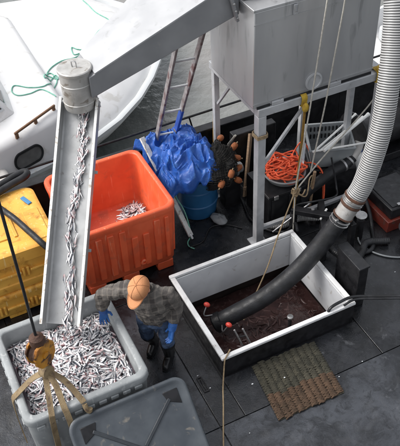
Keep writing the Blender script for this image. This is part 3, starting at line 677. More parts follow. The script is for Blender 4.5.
# ------------------------------------------------------------------ woven mat
mt = thing('woven_mat', (2.7, 3.8, 0), 'rope woven deck mat, dark green with a rusty brown end', 'mat')
mc = V((2.705, 3.80, 0)); ma = math.radians(-1.5); mw, mh = .76, .70
def mp_(u, v, z): return mc+V((math.cos(ma)*u-math.sin(ma)*v-.08*v*-1.1, math.sin(ma)*u+math.cos(ma)*v, z))
nr = 10; cw = mw/nr; jm = [random.uniform(-.035, .035) for _ in range(12)]
MB().loft([[mp_(a, b, .002) for a, b in ((-mw/2, -mh/2), (mw/2, -mh/2), (mw/2, mh/2), (-mw/2, mh/2))], [mp_(a, b, .01) for a, b in ((-mw/2, -mh/2), (mw/2, -mh/2), (mw/2, mh/2), (-mw/2, mh/2))]]).build('backing', 'mat_green', mt)
for i in range(nr):
    for half, m in ((0, 'mat_brown'), (1, 'mat_green')):
        mb = MB(); ym = -mh*.1+jm[i]; y0, y1 = (-mh/2-jm[-i-1]*.5, ym) if half == 0 else (ym, mh/2+jm[-i-1]*.4)
        nk = int((y1-y0)/.0145)
        for k in range(nk):
            v = y0+(k+.5)*(y1-y0)/nk; u = -mw/2+(i+.5)*cw
            jit = random.uniform(-.004, .004); s_ = 1 if k % 2 else -1
            mb.tube(spline([mp_(u-cw*.5, v+.006*s_+jit, .008), mp_(u-cw*.2, v+jit, .019+random.uniform(0, .006)), mp_(u+cw*.2, v-jit, .019+random.uniform(0, .006)), mp_(u+cw*.5, v-.006*s_+jit, .008)], 3), random.uniform(.008, .0105), 6)
        mb.build('woven_strip', m, mt, smooth=60)
# ------------------------------------------------------------------ bulwark, rail
bw = thing('bulwark', (2.5, 7.58, 0), 'black steel bulwark along the deck edge behind totes', 'bulwark')
for k in range(8):
    x = -3.9+k*1.6; MB().bx(x+.004, x+1.596, 7.54, 7.58, -.012, .56).build('panel', 'black_steel', bw)
MB().bx(-3.95, 8.95, 7.49, 7.63, .562, .60).build('cap_rail', 'black_steel', bw, bevel=.008)
rl = thing('guard_rail', (2.5, 7.5, .6), 'thin black pipe guard rail above the bulwark', 'rail')
MB().tube([(-3.9, 7.42, .86), (8.9, 7.62, .86)], .016, 10).build('pipe', 'black_steel', rl)
for k in range(8):
    x = -3.2+1.62*k; MB().tube([(x+.06, 7.56, .6), (x, 7.43+.0156*(x+3.9), .85)], .012, 8).build('stanchion', 'black_steel', rl)
# ------------------------------------------------------------------ ladder
la = thing('ladder', (2.95, 7.3, 0), 'worn aluminium ladder leaning against the duct behind blue tarp', 'ladder')
lb0, lb1 = V((2.54, 7.44, .012)), V((2.74, 7.40, .012)); lt0, lt1 = V((2.795, 6.70, 2.395)), V((3.07, 6.66, 2.395))
lt0, lt1 = lb0.lerp(lt0, 1.12), lb1.lerp(lt1, 1.12)
for a, b in ((lb0, lt0), (lb1, lt1)):
    st_ = MB().beam(a, b, .03, .07, (0, 1, .3)).build('stile', 'alu', la, bevel=.004)
    MB().box(a+V((0, 0, .0)), (.04, .09, .024)).build('rubber_foot', 'black_rubber', st_)
MB().beam(lb1.lerp(lt1, .40)+V((.001, -.002, 0)), lb1.lerp(lt1, .53)+V((.001, -.002, 0)), .035, .075, (0, 1, .3)).build('blue_paint_band', 'bluep', la, bevel=.004)
for k in range(7):
    f = .09+k*.148; MB().tube([lb0.lerp(lt0, f), lb1.lerp(lt1, f)], .014, 10).build('rung', 'galv', la)
# ------------------------------------------------------------------ barrel, net, floats, tarp
br = thing('blue_barrel', (2.97, 6.72, 0), 'blue plastic barrel on deck under the tarpaulin', 'barrel')
MB().lathe((2.97, 6.72, 0), [(.22, 0), (.245, .02), (.26, .15), (.265, .3), (.26, .5), (.25, .58), (.23, .6)], 36).build('shell', 'barrel', br)
for z in (.2, .42): MB().lathe((2.97, 6.72, 0), [(.262, z), (.274, z+.01), (.274, z+.025), (.262, z+.035)], 36).build('hoop', 'barrel', br)
mb = MB(); mb.ell((3.18, 6.54, .74), (.23, .24, .26), n=44, m=30)
nb = mb.build('net_pile', 'net', label='pile of black netting heaped on the blue barrel', cat='net', smooth=60)
me = nb.data
for v in me.vertices:
    p = v.co; q = 1+.25*noise.noise(p*9)+.12*noise.noise(p*23); v.co = (p.x*q, p.y*q, .26+(p.z-.26)*q)
ob = bpy.data.objects.new('netting', me.copy()); COL.objects.link(ob); ob.parent = nb; ob.scale = (1.06, 1.06, 1.04)
for v in ob.data.vertices: v.co += V((noise.noise(v.co*6+V((7, 0, 0))), noise.noise(v.co*6+V((0, 7, 0))), noise.noise(v.co*6)))*.035
ob.data.materials.clear(); ob.data.materials.append(M['netcord'])
wf_ = ob.modifiers.new('wire', 'WIREFRAME'); wf_.thickness = .009; wf_.use_even_offset = False
for k, (px, py, pz) in enumerate(((3.34, 6.74, 1.0), (3.455, 6.60, .92), (3.45, 6.52, .80), (3.43, 6.44, .70), (3.24, 6.27, .80), (3.10, 6.26, .70), (3.36, 6.32, .62))):
    t = thing('net_float', (px, py, pz), 'brown orange net float on the black net pile', 'float', 'floats on the net pile')
    ax = V((random.uniform(-1, 1), random.uniform(-1, 1), random.uniform(-.2, .9)))
    MB().lathe((px, py, pz), [(.014, -.052), (.026, -.048), (.036, -.032), (.04, 0), (.036, .032), (.026, .048), (.014, .052)], 16, ax).build('buoy', 'float', t)
    MB().tube([V((px, py, pz))-ax.normalized()*.075, V((px, py, pz))+ax.normalized()*.075], .008, 6).build('line', 'rope_tan', t)
# tarp: draped crumpled sheet
def tarp():
    n1, n2 = 120, 120; vs = []; fs = []
    for j in range(n2+1):
        for i in range(n1+1):
            u, v = i/n1, j/n2
            x = 2.42+.68*u+.10*u*v; y = 6.34+1.0*v
            x += .10*(1-v)*(u-.2)+.05*math.sin(v*7)*(u-.5)
            d = math.hypot((x-2.98)/.42, (y-6.8)/.44)
            zz = 1.08-.14*d*d
            zz = max(zz, .52+.2*(v))
            d2 = math.hypot((x-2.6)/.3, (y-7.25)/.22); zz = max(zz, 1.03-.12*d2*d2)
            P = V((x, y, 0))
            W = P+V((noise.noise(P*4)*.12, noise.noise(P*4+V((5, 5, 0)))*.12, 0))
            f = (1-abs(noise.noise(W*5.0+V((3, 1, 0)))))**2*.12-.04+(1-abs(noise.noise(W*10)))**2*.075+(1-abs(noise.noise(W*19+V((1, 8, 0)))))*.035-.05
            edge = min(u, 1-u, v, 1-v); drop = max(0, .13-edge)/.13
            zz += f-.06-.22*drop*drop+.05*noise.noise(V((u*6, v*6, 4)))*drop
            P += V((.06*noise.noise(P*7+V((9, 0, 0))), .06*noise.noise(P*7+V((0, 9, 0))), 0))*(1+drop)
            vs.append((P.x, P.y, zz))
    for j in range(n2):
        for i in range(n1): fs.append((j*(n1+1)+i, j*(n1+1)+i+1, (j+1)*(n1+1)+i+1, (j+1)*(n1+1)+i))
    o = MB().add(vs, fs).build('tarpaulin', 'tarp', label='crumpled bright blue tarpaulin thrown over the barrel and net', cat='tarpaulin', smooth=28)
    s = o.modifiers.new('solid', 'SOLIDIFY'); s.thickness = .004
tarp()
# white plank leaning along the orange tote
t = thing('white_plank', (2.62, 6.3, 0), 'narrow white painted plank leaning on the orange tote', 'plank')
MB().beam((2.655, 6.26, .03), (2.455, 7.15, 1.06), .075, .022, (.35, -.35, 1)).build('board', 'whitep', t, bevel=.003)
MB().beam((2.66, 6.235, .0), (2.65, 6.28, .06), .05, .03, (1, 0, .2)).build('end_cleat', 'steel', t, bevel=.003)
MB().tube(spline([(2.6, 6.55, .5), (2.66, 6.42, .3), (2.67, 6.3, .03), (2.58, 6.2, .012), (2.56, 6.12, .012), (2.6, 6.05, .012)], 8), .008, 8).build('rope_end', 'rope_green', label='thin pale green rope hanging beside the white plank', cat='rope', smooth=60)
MB().tube(spline([(2.55, 6.10, .012), (2.75, 6.12, .012), (2.95, 6.3, .012), (3.15, 6.25, .012), (3.3, 6.1, .012)], 8), .009, 8).build('deck_cable', 'black_rubber', label='thin dark cable lying on deck beside the hatch', cat='cable', smooth=60)
t = thing('spilled_bag', (3.12, 6.32, 0), 'small crumpled white bag on deck beside the blue barrel', 'bag')
mb = MB(); mb.ell((3.10, 6.36, .05), (.08, .13, .05), rotm(0, 0, .3), 18, 10)
bo = mb.build('bag', 'bag', t); bo.data.materials[0] = M['tub']
for v in bo.data.vertices: v.co *= 1+.25*noise.noise(v.co*22)
# ------------------------------------------------------------------ clutter under the tank
cr = thing('black_crate', (3.75, 6.2, 0), 'black plastic crate under the frame holding the orange rope', 'crate')
X0, X1, Y0, Y1, Z1 = 3.58, 4.12, 5.93, 6.5, .5
for a in ((X0, X0+.02, Y0, Y1), (X1-.02, X1, Y0, Y1), (X0+.02, X1-.02, Y0, Y0+.02), (X0+.02, X1-.02, Y1-.02, Y1)):
    MB().bx(*a, 0, Z1).build('side', 'black_plastic', cr, bevel=.003)
MB().bx(X0, X1, Y0, Y1, Z1, Z1+.02).build('lid', 'black_plastic', cr, bevel=.006)
for x in (X0+.06, X0+.3, X1-.06): MB().bx(x-.02, x+.02, Y0-.014, Y0-.001, .04, Z1-.03).build('rib', 'black_plastic', cr, bevel=.003)
for x in (X0+.1, X1-.12): MB().bx(x-.03, x+.03, Y0-.02, Y0-.002, Z1-.03, Z1+.024).build('clip', 'steel', cr, bevel=.003)
bk = thing('rope_basket', (3.9, 6.2, .52), 'shallow grey round basket on the black crate under orange rope', 'basket')
prof = [(.19, 0), (.22, .02), (.26, .10), (.275, .105), (.275, .115), (.255, .115), (.215, .035), (.18, .02)]
MB().lathe((3.95, 6.2, .522), prof, 36).build('bowl', 'tub', bk)
mb = MB(); pts = []
for k in range(260):
    a = k*.42; r = .04+.15*abs(math.sin(k*.113))+random.uniform(-.05, .07)
    pts.append((3.96+random.uniform(-.05, .05)+r*math.cos(a)*1.15, 6.2+r*math.sin(a), .60+.00055*k+random.uniform(-.015, .04)))
mb.tube(spline(pts, 4), .0105, 6)
mb.tube(spline([(4.15, 6.15, .7), (4.28, 6.05, .72), (4.36, 5.95, .6), (4.36, 5.88, .3), (4.3, 5.85, .05)], 6), .0105, 6)
mb.tube(spline([(4.1, 6.3, .72), (4.3, 6.35, .85), (4.4, 6.2, .6), (4.42, 6.02, .42), (4.4, 5.95, .1)], 6), .0105, 6)
mb.build('orange_rope', 'rope_orange', label='tangled bright orange rope coiled in the grey basket', cat='rope', smooth=60)
# grey tub with pipes
tb = thing('grey_tub', (4.7, 6.35, .45), 'grey plastic tub with slotted back, holding white pipes', 'tub')
def tubpt(u, v, z): return V((4.27, 6.13, .55))+V((.53, -.21, 0))*u+V((.24, .52, 0))*v+V((0, 0, z))
def tl(i, z): return [tubpt(u, v, z) for u, v in ((i, i), (1-i, i), (1-i, 1-i), (i, 1-i))]
MB().loft([tl(.08, 0), tl(.0, .29), tl(-.02, .29), tl(-.02, .31), tl(.03, .31), tl(.09, .02)]).build('shell', 'tub', tb, bevel=.01, smooth=30)
for k in range(9):
    for r in range(2):
        MB().box(tubpt(.15+k*.085, .945-.03*(1-r), .24-.1*(1-r)), (.018, .02, .06), rotm(.1, 0, -.38)).build('slot', 'black_plastic', tb)
MB().box((4.68, 6.28, .27), (.6, .56, .54), rotm(0, 0, -.38)).build('machinery_box', 'black_steel', label='black machinery housing under the grey tub', cat='machine', bevel=.02)
for i, (p, q, r) in enumerate((((4.27, 6.06, .89), (5.09, 6.36, 1.0), .013), ((4.40, 6.02, .89), (5.24, 6.29, .99), .021), ((4.27, 6.08, .885), (5.0, 5.87, .91), .012), ((4.36, 6.05, .885), (5.16, 6.30, .97), .013))):
    mb = MB(); d = (V(q)-V(p)).normalized(); L_ = (V(q)-V(p)).length
    mb.lathe(p, [(r, 0), (r, L_-.03), (r*1.25, L_-.03), (r*1.25, L_), (r*.8, L_), (r*.8, L_-.1)], 14, d)
    mb.build('plastic_pipe', 'pvc', label=('thin white plastic pipe lying topmost across the grey tub', 'thickest white plastic pipe lying across the grey tub', 'white plastic pipe resting level on the front rim of grey tub', 'slim white plastic pipe lying beside the thickest one in tub')[i], cat='pipe')
t = thing('plastic_sheet', (4.22, 6.2, .5), 'torn white plastic sheet hanging beside the grey tub', 'sheet')
vs = []; fs = []
for j in range(13):
    for i in range(7):
        u, v = i/6, j/12
        vs.append((4.13+.1*u+.03*math.sin(v*9+u*3), 6.12+.12*u-.05*v, 1.12-.42*v+.03*noise.noise(V((u*3, v*5, 0)))))
for j in range(12):
    for i in range(6): fs.append((j*7+i, j*7+i+1, j*7+i+8, j*7+i+7))
o = MB().add(vs, fs).build('sheet', 'bag', t, smooth=60); s = o.modifiers.new('solid', 'SOLIDIFY'); s.thickness = .006
# elbow hose with clamps
eh = thing('elbow_hose', (4.6, 6.0, .2), 'short black elbow hose with steel clamps below the grey tub', 'hose')
EH = spline([(4.06, 5.98, .12), (4.14, 5.96, .36), (4.3, 5.93, .50), (4.52, 5.95, .58), (4.72, 5.96, .62), (4.88, 6.0, .72), (4.95, 6.04, .82)], 8)
MB().tube(EH[:37], .072, 20).build('hose', 'black_rubber', eh)
MB().tube(EH[34:], .06, 20).build('spigot', 'beige', eh)
for i in (30, 34): MB().lathe(EH[i], [(.07, -.015), (.08, -.012), (.08, .012), (.07, .015)], 20, (EH[i+1]-EH[i-1])).build('clamp', 'steel', eh)
# black pump stand between hatch and frame
ps = thing('pump_stand', (4.2, 5.4, 0), 'black steel beam stand between the hatch and the frame', 'stand')
for p, q, w_, h_ in (((3.78, 5.72, .42), (4.32, 5.20, .42), .09, .07), ((4.22, 5.74, .36), (3.9, 5.16, .36), .07, .07), ((3.80, 5.70, .0), (3.80, 5.70, .38), .07, .07), ((4.32, 5.2, 0), (4.32, 5.2, .38), .07, .07), ((4.22, 5.74, 0), (4.22, 5.74, .32), .06, .06), ((3.9, 5.16, 0), (3.9, 5.16, .32), .06, .06), ((3.76, 5.28, .1), (4.34, 5.5, .1), .05, .08)):
    MB().beam(p, q, w_, h_).build('beam', 'black_steel', ps, bevel=.006)
MB().tube([(4.0, 5.42, .4), (4.14, 5.5, .45)], .013, 10).build('pin', 'pvc', ps)
for p in ((3.98, 5.56, .458), (4.18, 5.37, .458)): MB().lathe(p, [(.02, -.002), (.02, .012), (.01, .016)], 8).build('bolt', 'steel', ps)
t = thing('motor_block', (4.5, 5.75, 0), 'low black motor block behind the pump stand', 'motor')
MB().tube([(4.38, 5.56, .16), (4.74, 5.70, .16)], .14, 24).build('housing', 'black_steel', t, smooth=40)
for k in range(6): 
    p = V((4.42, 5.575, .16)).lerp(V((4.70, 5.685, .16)), k/5); MB().lathe(p, [(.142, -.006), (.155, -.006), (.155, .006), (.142, .006)], 24, (.36, .14, 0)).build('cooling_fin', 'black_steel', t)
MB().bx(4.4, 4.72, 5.52, 5.74, 0, .05).build('base', 'black_steel', t)
MB().tube([(4.18, 5.93, .02), (4.19, 5.88, .74)], .02, 10).build('wooden_stake', 'oldwood', label='weathered wooden stake standing among the pump gear', cat='stake', smooth=60)
# red toolbox and bucket
bt = thing('red_toolbox', (5.1, 5.48, 0), 'dull red metal box with a black lid on deck', 'box')
MB().bx(4.85, 5.36, 5.17, 5.78, 0, .17).build('body', 'red', bt, bevel=.008)
ldd = MB().bx(4.90, 5.42, 5.2, 5.80, .173, .33).build('lid', 'black_plastic', bt, bevel=.015)
MB().bx(4.94, 5.38, 5.24, 5.76, .33, .342).build('rim', 'black_rubber', ldd, bevel=.004)
MB().bx(5.02, 5.06, 5.23, 5.27, .343, .352).bx(5.1, 5.14, 5.23, 5.27, .343, .352).build('label_plate', 'steel', ldd)
bu = thing('black_bucket', (5.02, 4.92, 0), 'black bucket with pale inner rim standing by red box', 'bucket')
MB().lathe((5.02, 4.92, 0), [(.12, 0), (.155, .2), (.17, .2), (.17, .22), (.15, .22), (.112, .02)], 32).build('shell', 'black_plastic', bu)
MB().lathe((5.02, 4.92, .03), [(.105, 0), (.128, .12), (.12, .12), (.10, .005)], 32).build('inner_ring', 'whitep', bu)
# dark drum and winch behind
t = thing('winch', (5.55, 6.6, 0), 'dark deck winch standing by the bulwark', 'winch')
MB().tube([(5.35, 6.6, .4), (6.05, 6.6, .4)], .22, 24).build('drum', 'black_steel', t, smooth=40)
for x in (5.3, 6.05): MB().lathe((x, 6.6, .4), [(.1, 0), (.36, 0), (.36, .03), (.1, .03)], 28, (1, 0, 0)).build('flange', 'black_steel', t)
MB().bx(5.3, 6.1, 6.35, 6.85, 0, .12).build('base', 'black_steel', t, bevel=.01)
t = thing('pale_canister', (3.6, 6.75, 0), 'pale grey round canister on its side behind frame post', 'canister')
MB().lathe((3.28, 6.62, .55), [(.06, 0), (.1, .01), (.1, .22), (.07, .24), (.07, .3), (.05, .3)], 24, (.9, .1, -.1)).build('shell', 'tub', t)
MB().bx(3.3, 3.52, 6.55, 6.72, 0, .448).build('cradle', 'black_steel', t)
MB().bx(3.66, 4.3, 7.0, 7.12, .0, .75).build('black_box', 'black_steel', label='black steel locker against the bulwark behind the frame', cat='locker', bevel=.01)
MB().tube([(3.60, 7.45, .0), (3.60, 7.4, .92)], .035, 12).build('yellow_post', 'brass', label='dull yellow post standing by the bulwark', cat='post', smooth=60)
MB().tube([(3.44, 6.95, .0), (3.49, 6.82, .8), (3.53, 6.7, 1.0)], .014, 8).build('slack_line', 'rope_white', label='thin pale line hanging behind the frame post', cat='rope', smooth=60)
# straps and ropes
s1 = thing('yellow_strap', (3.86, 5.76, .3), 'worn gold yellow strap knotted round the front frame beam', 'strap')
q = .062
MB().strap(spline([(3.87, FY0-q, FZ-.11), (3.87, FY0-q, FZ+.01), (3.87, FY0+q, FZ+.01), (3.87, FY0+q, FZ-.11), (3.87, FY0-q, FZ-.115)], 5), .07, .006).build('loop', 'yellow_strap', s1)
MB().ell((3.88, FY0-.08, FZ-.13), (.04, .035, .06), None, 14, 10).build('knot', 'yellow_strap', s1)
MB().strap(spline([(3.88, FY0-.07, FZ-.16), (3.87, 5.73, 1.4), (3.83, 5.72, .8), (3.79, 5.70, .30)], 6), .04, .006, (1, .3, 0)).build('tail', 'brass', s1)
s2 = thing('beam_strap', (4.86, 5.76, 1.95), 'short yellow strap tied round the far end of front frame beam', 'strap')
MB().strap(spline([(4.86, FY0-q, FZ-.11), (4.86, FY0-q, FZ+.012), (4.86, FY0+q, FZ+.012), (4.86, FY0+q, FZ-.11), (4.86, FY0-q, FZ-.115)], 5), .08, .006).build('loop', 'yellow_strap', s2)
MB().ell((4.88, FY0-.04, FZ+.04), (.06, .05, .045), None, 14, 10).build('knot', 'yellow_strap', s2)
kn = V((3.80, 5.70, .72))
MB().tube([(4.03, 5.60, 3.9), (3.97, 5.62, 3.0), (3.9, 5.66, 1.9), kn, (3.74, 5.6, .2)], .009, 8).build('hanging_rope', 'rope_white', label='pale rope hanging from above past the knot beside tank corner', cat='rope', smooth=60)
MB().tube([(4.22, 5.58, 3.9), (4.17, 5.6, 3.0), (4.1, 5.66, 1.9), (4.03, 5.74, .9)], .009, 8).build('hanging_rope', 'rope_white', label='pale rope hanging from above straight across the middle of tank', cat='rope', smooth=60)
MB().tube(spline([kn, (3.45, 5.48, .33), (3.2, 5.3, .05), (2.78, 5.10, -.45)], 6), .009, 8).build('hold_rope', 'rope_tan', label='tan rope running from the knot down into the fish hold', cat='rope', smooth=60)
MB().tube(spline([kn, (4.2, 5.78, 1.0), (4.9, 5.85, 1.55), (5.0, 5.9, 1.75)], 6), .009, 8).build('tie_rope', 'rope_white', label='pale rope running from the knot up to the frame end', cat='rope', smooth=60)
mb = MB()
pts = [kn+V((random.uniform(-.045, .045), random.uniform(-.04, .04), random.uniform(-.07, .05))) for k in range(26)]
mb.tube(spline(pts, 4), .010, 6); mb.tube(spline([kn, kn+V((.1, 0, -.1)), kn+V((.16, .02, -.05))], 4), .009, 6)
mb.build('rope_knot', 'rope_tan', label='bunched tan rope knot above the hatch corner', cat='rope', smooth=60)
MB().tube(spline([(2.16, 4.26, .312), (2.09, 4.2, .315), (2.055, 4.175, .29), (2.03, 4.15, .16), (1.97, 4.06, .012), (1.87, 3.86, .010), (1.67, 3.47, .010), (1.5, 3.1, .010)], 8), .008, 8).build('corner_line', 'rope_tan', label='thin tan line running from the hatch rim corner across the deck', cat='rope', smooth=60)
# ------------------------------------------------------------------ crane hook block, wire and slings
hk = thing('crane_hook_block', (.36, 4.43, 1.1), 'rusty yellow crane hook block on a black wire above grey tote', 'hook block')
hc = V((.335, 4.36, 1.27)); HS = 1.32
R0 = rotm(0, 0, .5)
mb = MB()
for s in (-1, 1):
    ck = [(.0, .135), (.06, .115), (.095, .05), (.09, -.05), (.055, -.12), (0, -.14), (-.055, -.12), (-.09, -.05), (-.095, .05), (-.06, .115)]
    MB().loft([[hc+R0 @ V((a*HS, s*.04, b*1.15)) for a, b in ck], [hc+R0 @ V((a*.93*HS, s*.068, b*.93*1.15)) for a, b in ck]]).build('cheek_plate', 'rust_y', hk, bevel=.006)
MB().lathe(hc, [(.1, -.034), (.112, -.034), (.095, 0), (.112, .034), (.1, .034)], 28, R0 @ V((0, 1, 0))).build('sheave', 'rust', hk)
MB().lathe(hc, [(.026, -.085), (.036, -.08), (.036, .08), (.026, .085)], 14, R0 @ V((0, 1, 0))).build('axle', 'rust_y', hk)
MB().tube([hc+V((0, 0, .1)), hc+V((0, 0, .13)), hc+V((0, 0, .2)), hc+V((0, 0, .23))], [.06, .07, .066, .035], 18).build('swivel', 'rust', hk)
MB().tube([hc+V((0, 0, -.12)), hc+V((0, 0, -.17))], .03, 16).build('shank', 'rust', hk)
hkp = [hc+R0 @ V(p) for p in ((0, 0, -.16), (.045, 0, -.185), (.06, 0, -.23), (.03, 0, -.275), (-.02, 0, -.275), (-.05, 0, -.24))]
MB().tube(spline(hkp, 5), [.022]*18+[.02, .018, .016, .014, .012, .01, .008, .006], 12).build('hook', 'rust', hk)
MB().tube([hc+V((0, 0, .2)), hc+V((.012, .02, .8)), hc+V((.03, .05, 2.4))], .013, 10).build('wire', 'black_rubber', hk)
sg = thing('lifting_sling', (.36, 4.4, .9), 'dirty tan webbing sling legs hanging from the crane hook', 'sling')
hb = hc+V((.0, -.01, -.262))
MB().lathe(hb+V((0, 0, -.012)), [(.022, -.04), (.062, -.04), (.066, 0), (.062, .04), (.022, .04)], 20, (0.5, -1, .2)).build('ring', 'tan', sg)
# legs
MB().strap(spline([hb+V((-.02, 0, -.02)), (.2, 4.38, .93), (.03, 4.36, .83), (-.016, 4.35, .80), (-.03, 4.34, .72), (-.035, 4.3, .5), (-.03, 4.2, .3)], 6), .055, .009, (0, 1, .2)).build('leg', 'tan', sg)
MB().strap(spline([hb+V((-.02, -.02, -.03)), (.29, 4.22, .9), (.25, 4.03, .82), (.24, 3.995, .78), (.23, 3.985, .6), (.22, 3.985, .3)], 6), .052, .009, (1, .2, 0)).build('leg', 'tan', sg)
MB().strap(spline([hb+V((.01, -.03, -.03)), (.37, 4.2, .92), (.37, 4.03, .825), (.375, 3.985, .78), (.38, 3.95, .68), (.38, 3.9, .52)], 6), .055, .009, (1, .2, 0)).build('leg', 'tan', sg)
MB().strap(spline([hb+V((.03, -.02, -.02)), (.46, 4.22, .92), (.53, 4.05, .835), (.545, 4.0, .815)], 6), .055, .009, (1, .6, 0)).build('leg', 'tan', sg)
MB().tube(spline([(.545, 3.99, .80), (.55, 3.965, .76), (.57, 3.955, .72), (.58, 3.96, .75)], 4), .024, 10).build('eye', 'tan', sg)
# ------------------------------------------------------------------ hoses on yellow tote
t = thing('black_hose_loop', (.5, 6.9, 1.02), 'thick black hose looped across the yellow tote lid', 'hose')
MB().tube(spline([(-.3, 6.72, 1.06), (.3, 6.84, 1.07), (.7, 6.98, 1.09), (.93, 7.05, 1.10), (.98, 7.12, 1.10), (.9, 7.14, 1.10), (.6, 7.05, 1.08), (.2, 6.96, 1.06), (-.3, 6.9, 1.06)], 10), .042, 14).build('hose', 'black_rubber', t)
MB().tube(spline([(.1, 6.86, 1.12), (.42, 6.78, 1.13), (.6, 6.50, 1.085), (.72, 6.15, 1.065), (.80, 5.93, 1.03), (.92, 5.82, .85), (1.03, 5.80, .5), (1.04, 5.75, .06)], 10), .034, 14).build('branch_hose', 'black_rubber', t)
# ------------------------------------------------------------------ white boat alongside
wbt = thing('white_boat', (0, 11, -1.3), 'white motor boat moored alongside with rope on its foredeck', 'boat')
near = [(-7, 7.6), (-4, 7.9), (-1.5, 8.2), (.2, 8.42), (1.06, 8.6), (1.65, 8.74), (2.31, 8.98), (2.86, 9.28), (3.37, 9.7), (3.78, 10.16), (4.13, 10.65), (4.42, 11.3), (4.5, 12.0), (4.42, 12.75), (4.05, 13.4), (3.36, 13.78), (2.77, 13.9), (2.17, 13.93), (.5, 13.95), (-2, 13.9), (-7, 13.6)]
ctr = V((-1, 11.2, 0))
def hl(s, z): return [V((ctr.x+(x-ctr.x)*s, ctr.y+(y-ctr.y)*s, z)) for x, y in near]
hull = MB().loft([hl(.72, -1.3), hl(.84, -.8), hl(.95, -.42), hl(1.0, -.2), hl(1.0, -.16)]).build('hull', 'gel', wbt, smooth=40)
MB().loft([hl(1.0, -.158), hl(1.008, -.15), hl(1.008, -.09), hl(1.0, -.075), hl(.985, -.075), hl(.982, -.14)], cap0=False, cap1=False).build('gunwale', 'gel_trim', wbt, smooth=40)
dk = MB().loft([hl(.984, -.157), hl(.984, -.145), hl(.95, -.02), hl(.9, .13), hl(.8, .29), hl(.6, .40), hl(.3, .44)]).build('boat_deck', 'gel', wbt, smooth=50)
cab = [(-3.2, 7.35+.75), (-1.2, 8.02), (1.03, 8.62), (1.78, 8.88), (1.98, 9.02), (2.1, 9.4), (2.1, 12.4), (1.8, 12.9), (-.5, 13.1), (-3.2, 13.2)]
cc = V((0, 10.9, 0))
def cl(s, z): return [V((cc.x+(x-cc.x)*s, cc.y+(y-cc.y)*s, z)) for x, y in cab]
cb = MB().loft([cl(1, -.144), cl(.985, .40), cl(.97, .46), cl(.94, .50), cl(.88, .515)]).build('cabin_trunk', 'gel', wbt, smooth=50)
# side window on the cabin wall
wa, wb = V((1.03, 8.62, 0)), V((1.78, 8.88, 0)); wd_ = (wb-wa).normalized(); wn = V((wd_.y, -wd_.x, 0))
def wp(u, z, o): 
    k = (z+.144)/.524*.033
    return wa+wd_*u+V((0, 0, z))+wn*(o-k)
def winloop(r, o, w_=.19, h_=.085):
    out = []
    for k in range(28):
        a = 2*math.pi*k/28; cx_ = w_ if math.cos(a) > 0 else -w_
        out.append(wp(.275+cx_*.62+(r)*math.cos(a)*1.1, .13+(r)*math.sin(a)*1.25, o))
    return out
wf = MB().loft([winloop(.115, -.03), winloop(.115, .02), winloop(.09, .02), winloop(.09, .006)], cap0=False, cap1=False).build('window_frame', 'black_rubber', wbt)
MB().loft([winloop(.095, -.01), winloop(.095, .008)]).build('pane', 'smoke_glass', wf)
ra, rb = V((1.17, 8.74, .56)), V((1.88, 9.15, .56))
rw = MB().beam(ra, rb, .03, .035).build('grab_rail', 'wood', wbt, bevel=.008)
for f in (.04, .5, .96): MB().box(ra.lerp(rb, f)+V((0, 0, -.055)), (.05, .035, .08), rotm(0, 0, .52)).build('rail_foot', 'wood', rw, bevel=.008)
# pilot house with windscreen
ph = [(-3.1, 8.5), (.95, 9.1), (1.33, 9.3), (1.38, 9.85), (1.38, 11.6), (1.05, 12.4), (-3.1, 12.6)]
def pl_(s, z, dx=0): return [V((-.8+(x+.8)*s+dx, 10.5+(y-10.5)*s, z)) for x, y in ph]
MB().loft([pl_(1, .5), pl_(.9, 1.15, -.25), pl_(.86, 1.2, -.3)]).build('pilot_house', 'gel', wbt, bevel=.03, smooth=40)
w0 = [V((.95, 9.1, 0)), V((1.33, 9.3, 0)), V((1.38, 9.85, 0)), V((1.38, 11.6, 0))]
def phl(p, z): 
    f = (z-.47)/.68; return V((-.8+(p.x+.8)*(1-.1*f)-.25*f, 10.5+(p.y-10.5)*(1-.1*f), z))
for a, b in ((0, 1), (1, 2), (2, 3)):
    p0, p1 = w0[a].lerp(w0[b], .1), w0[a].lerp(w0[b], .9)
    n_ = (p1-p0).normalized(); n_ = V((n_.y, -n_.x, .3)).normalized()
    Q = [phl(p0, .62), phl(p1, .62), phl(p1, 1.08), phl(p0, 1.08)]
    wn2 = MB().loft([[p+n_*-.01 for p in Q], [p+n_*.018 for p in Q]]).build('window', 'gel_trim', wbt, bevel=.004)
    c_ = sum(Q, V())/4; Q2 = [c_+(p-c_)*.86 for p in Q]
    MB().loft([[p+n_*.005 for p in Q2], [p+n_*.022 for p in Q2]]).build('pane', 'glass', wn2)
# beige cockpit coaming at the left
MB().loft([rloop(-2.5, .93, 8.22, 8.62, z, .09, 5) for z in (-.15, .12)]+[rloop(-2.48, .91, 8.24, 8.6, .17, .08, 5), rloop(-2.4, .85, 8.3, 8.55, .2, .06, 5)]).build('cockpit_coaming', 'beige', wbt, smooth=50)
MB().bx(.55, .74, 8.205, 8.24, -.02, .06).build('vent_opening', 'glass', wbt, bevel=.01)
MB().bx(1.08, 1.34, 8.64, 8.70, -.14, -.08).build('cleat_plate', 'beige', wbt, bevel=.01)
MB().lathe((4.02, 10.75, -.145), [(.05, 0), (.03, .02), (.03, .07), (.06, .08), (.06, .1), (.02, .11)], 16).build('bow_cleat', 'steel', wbt)
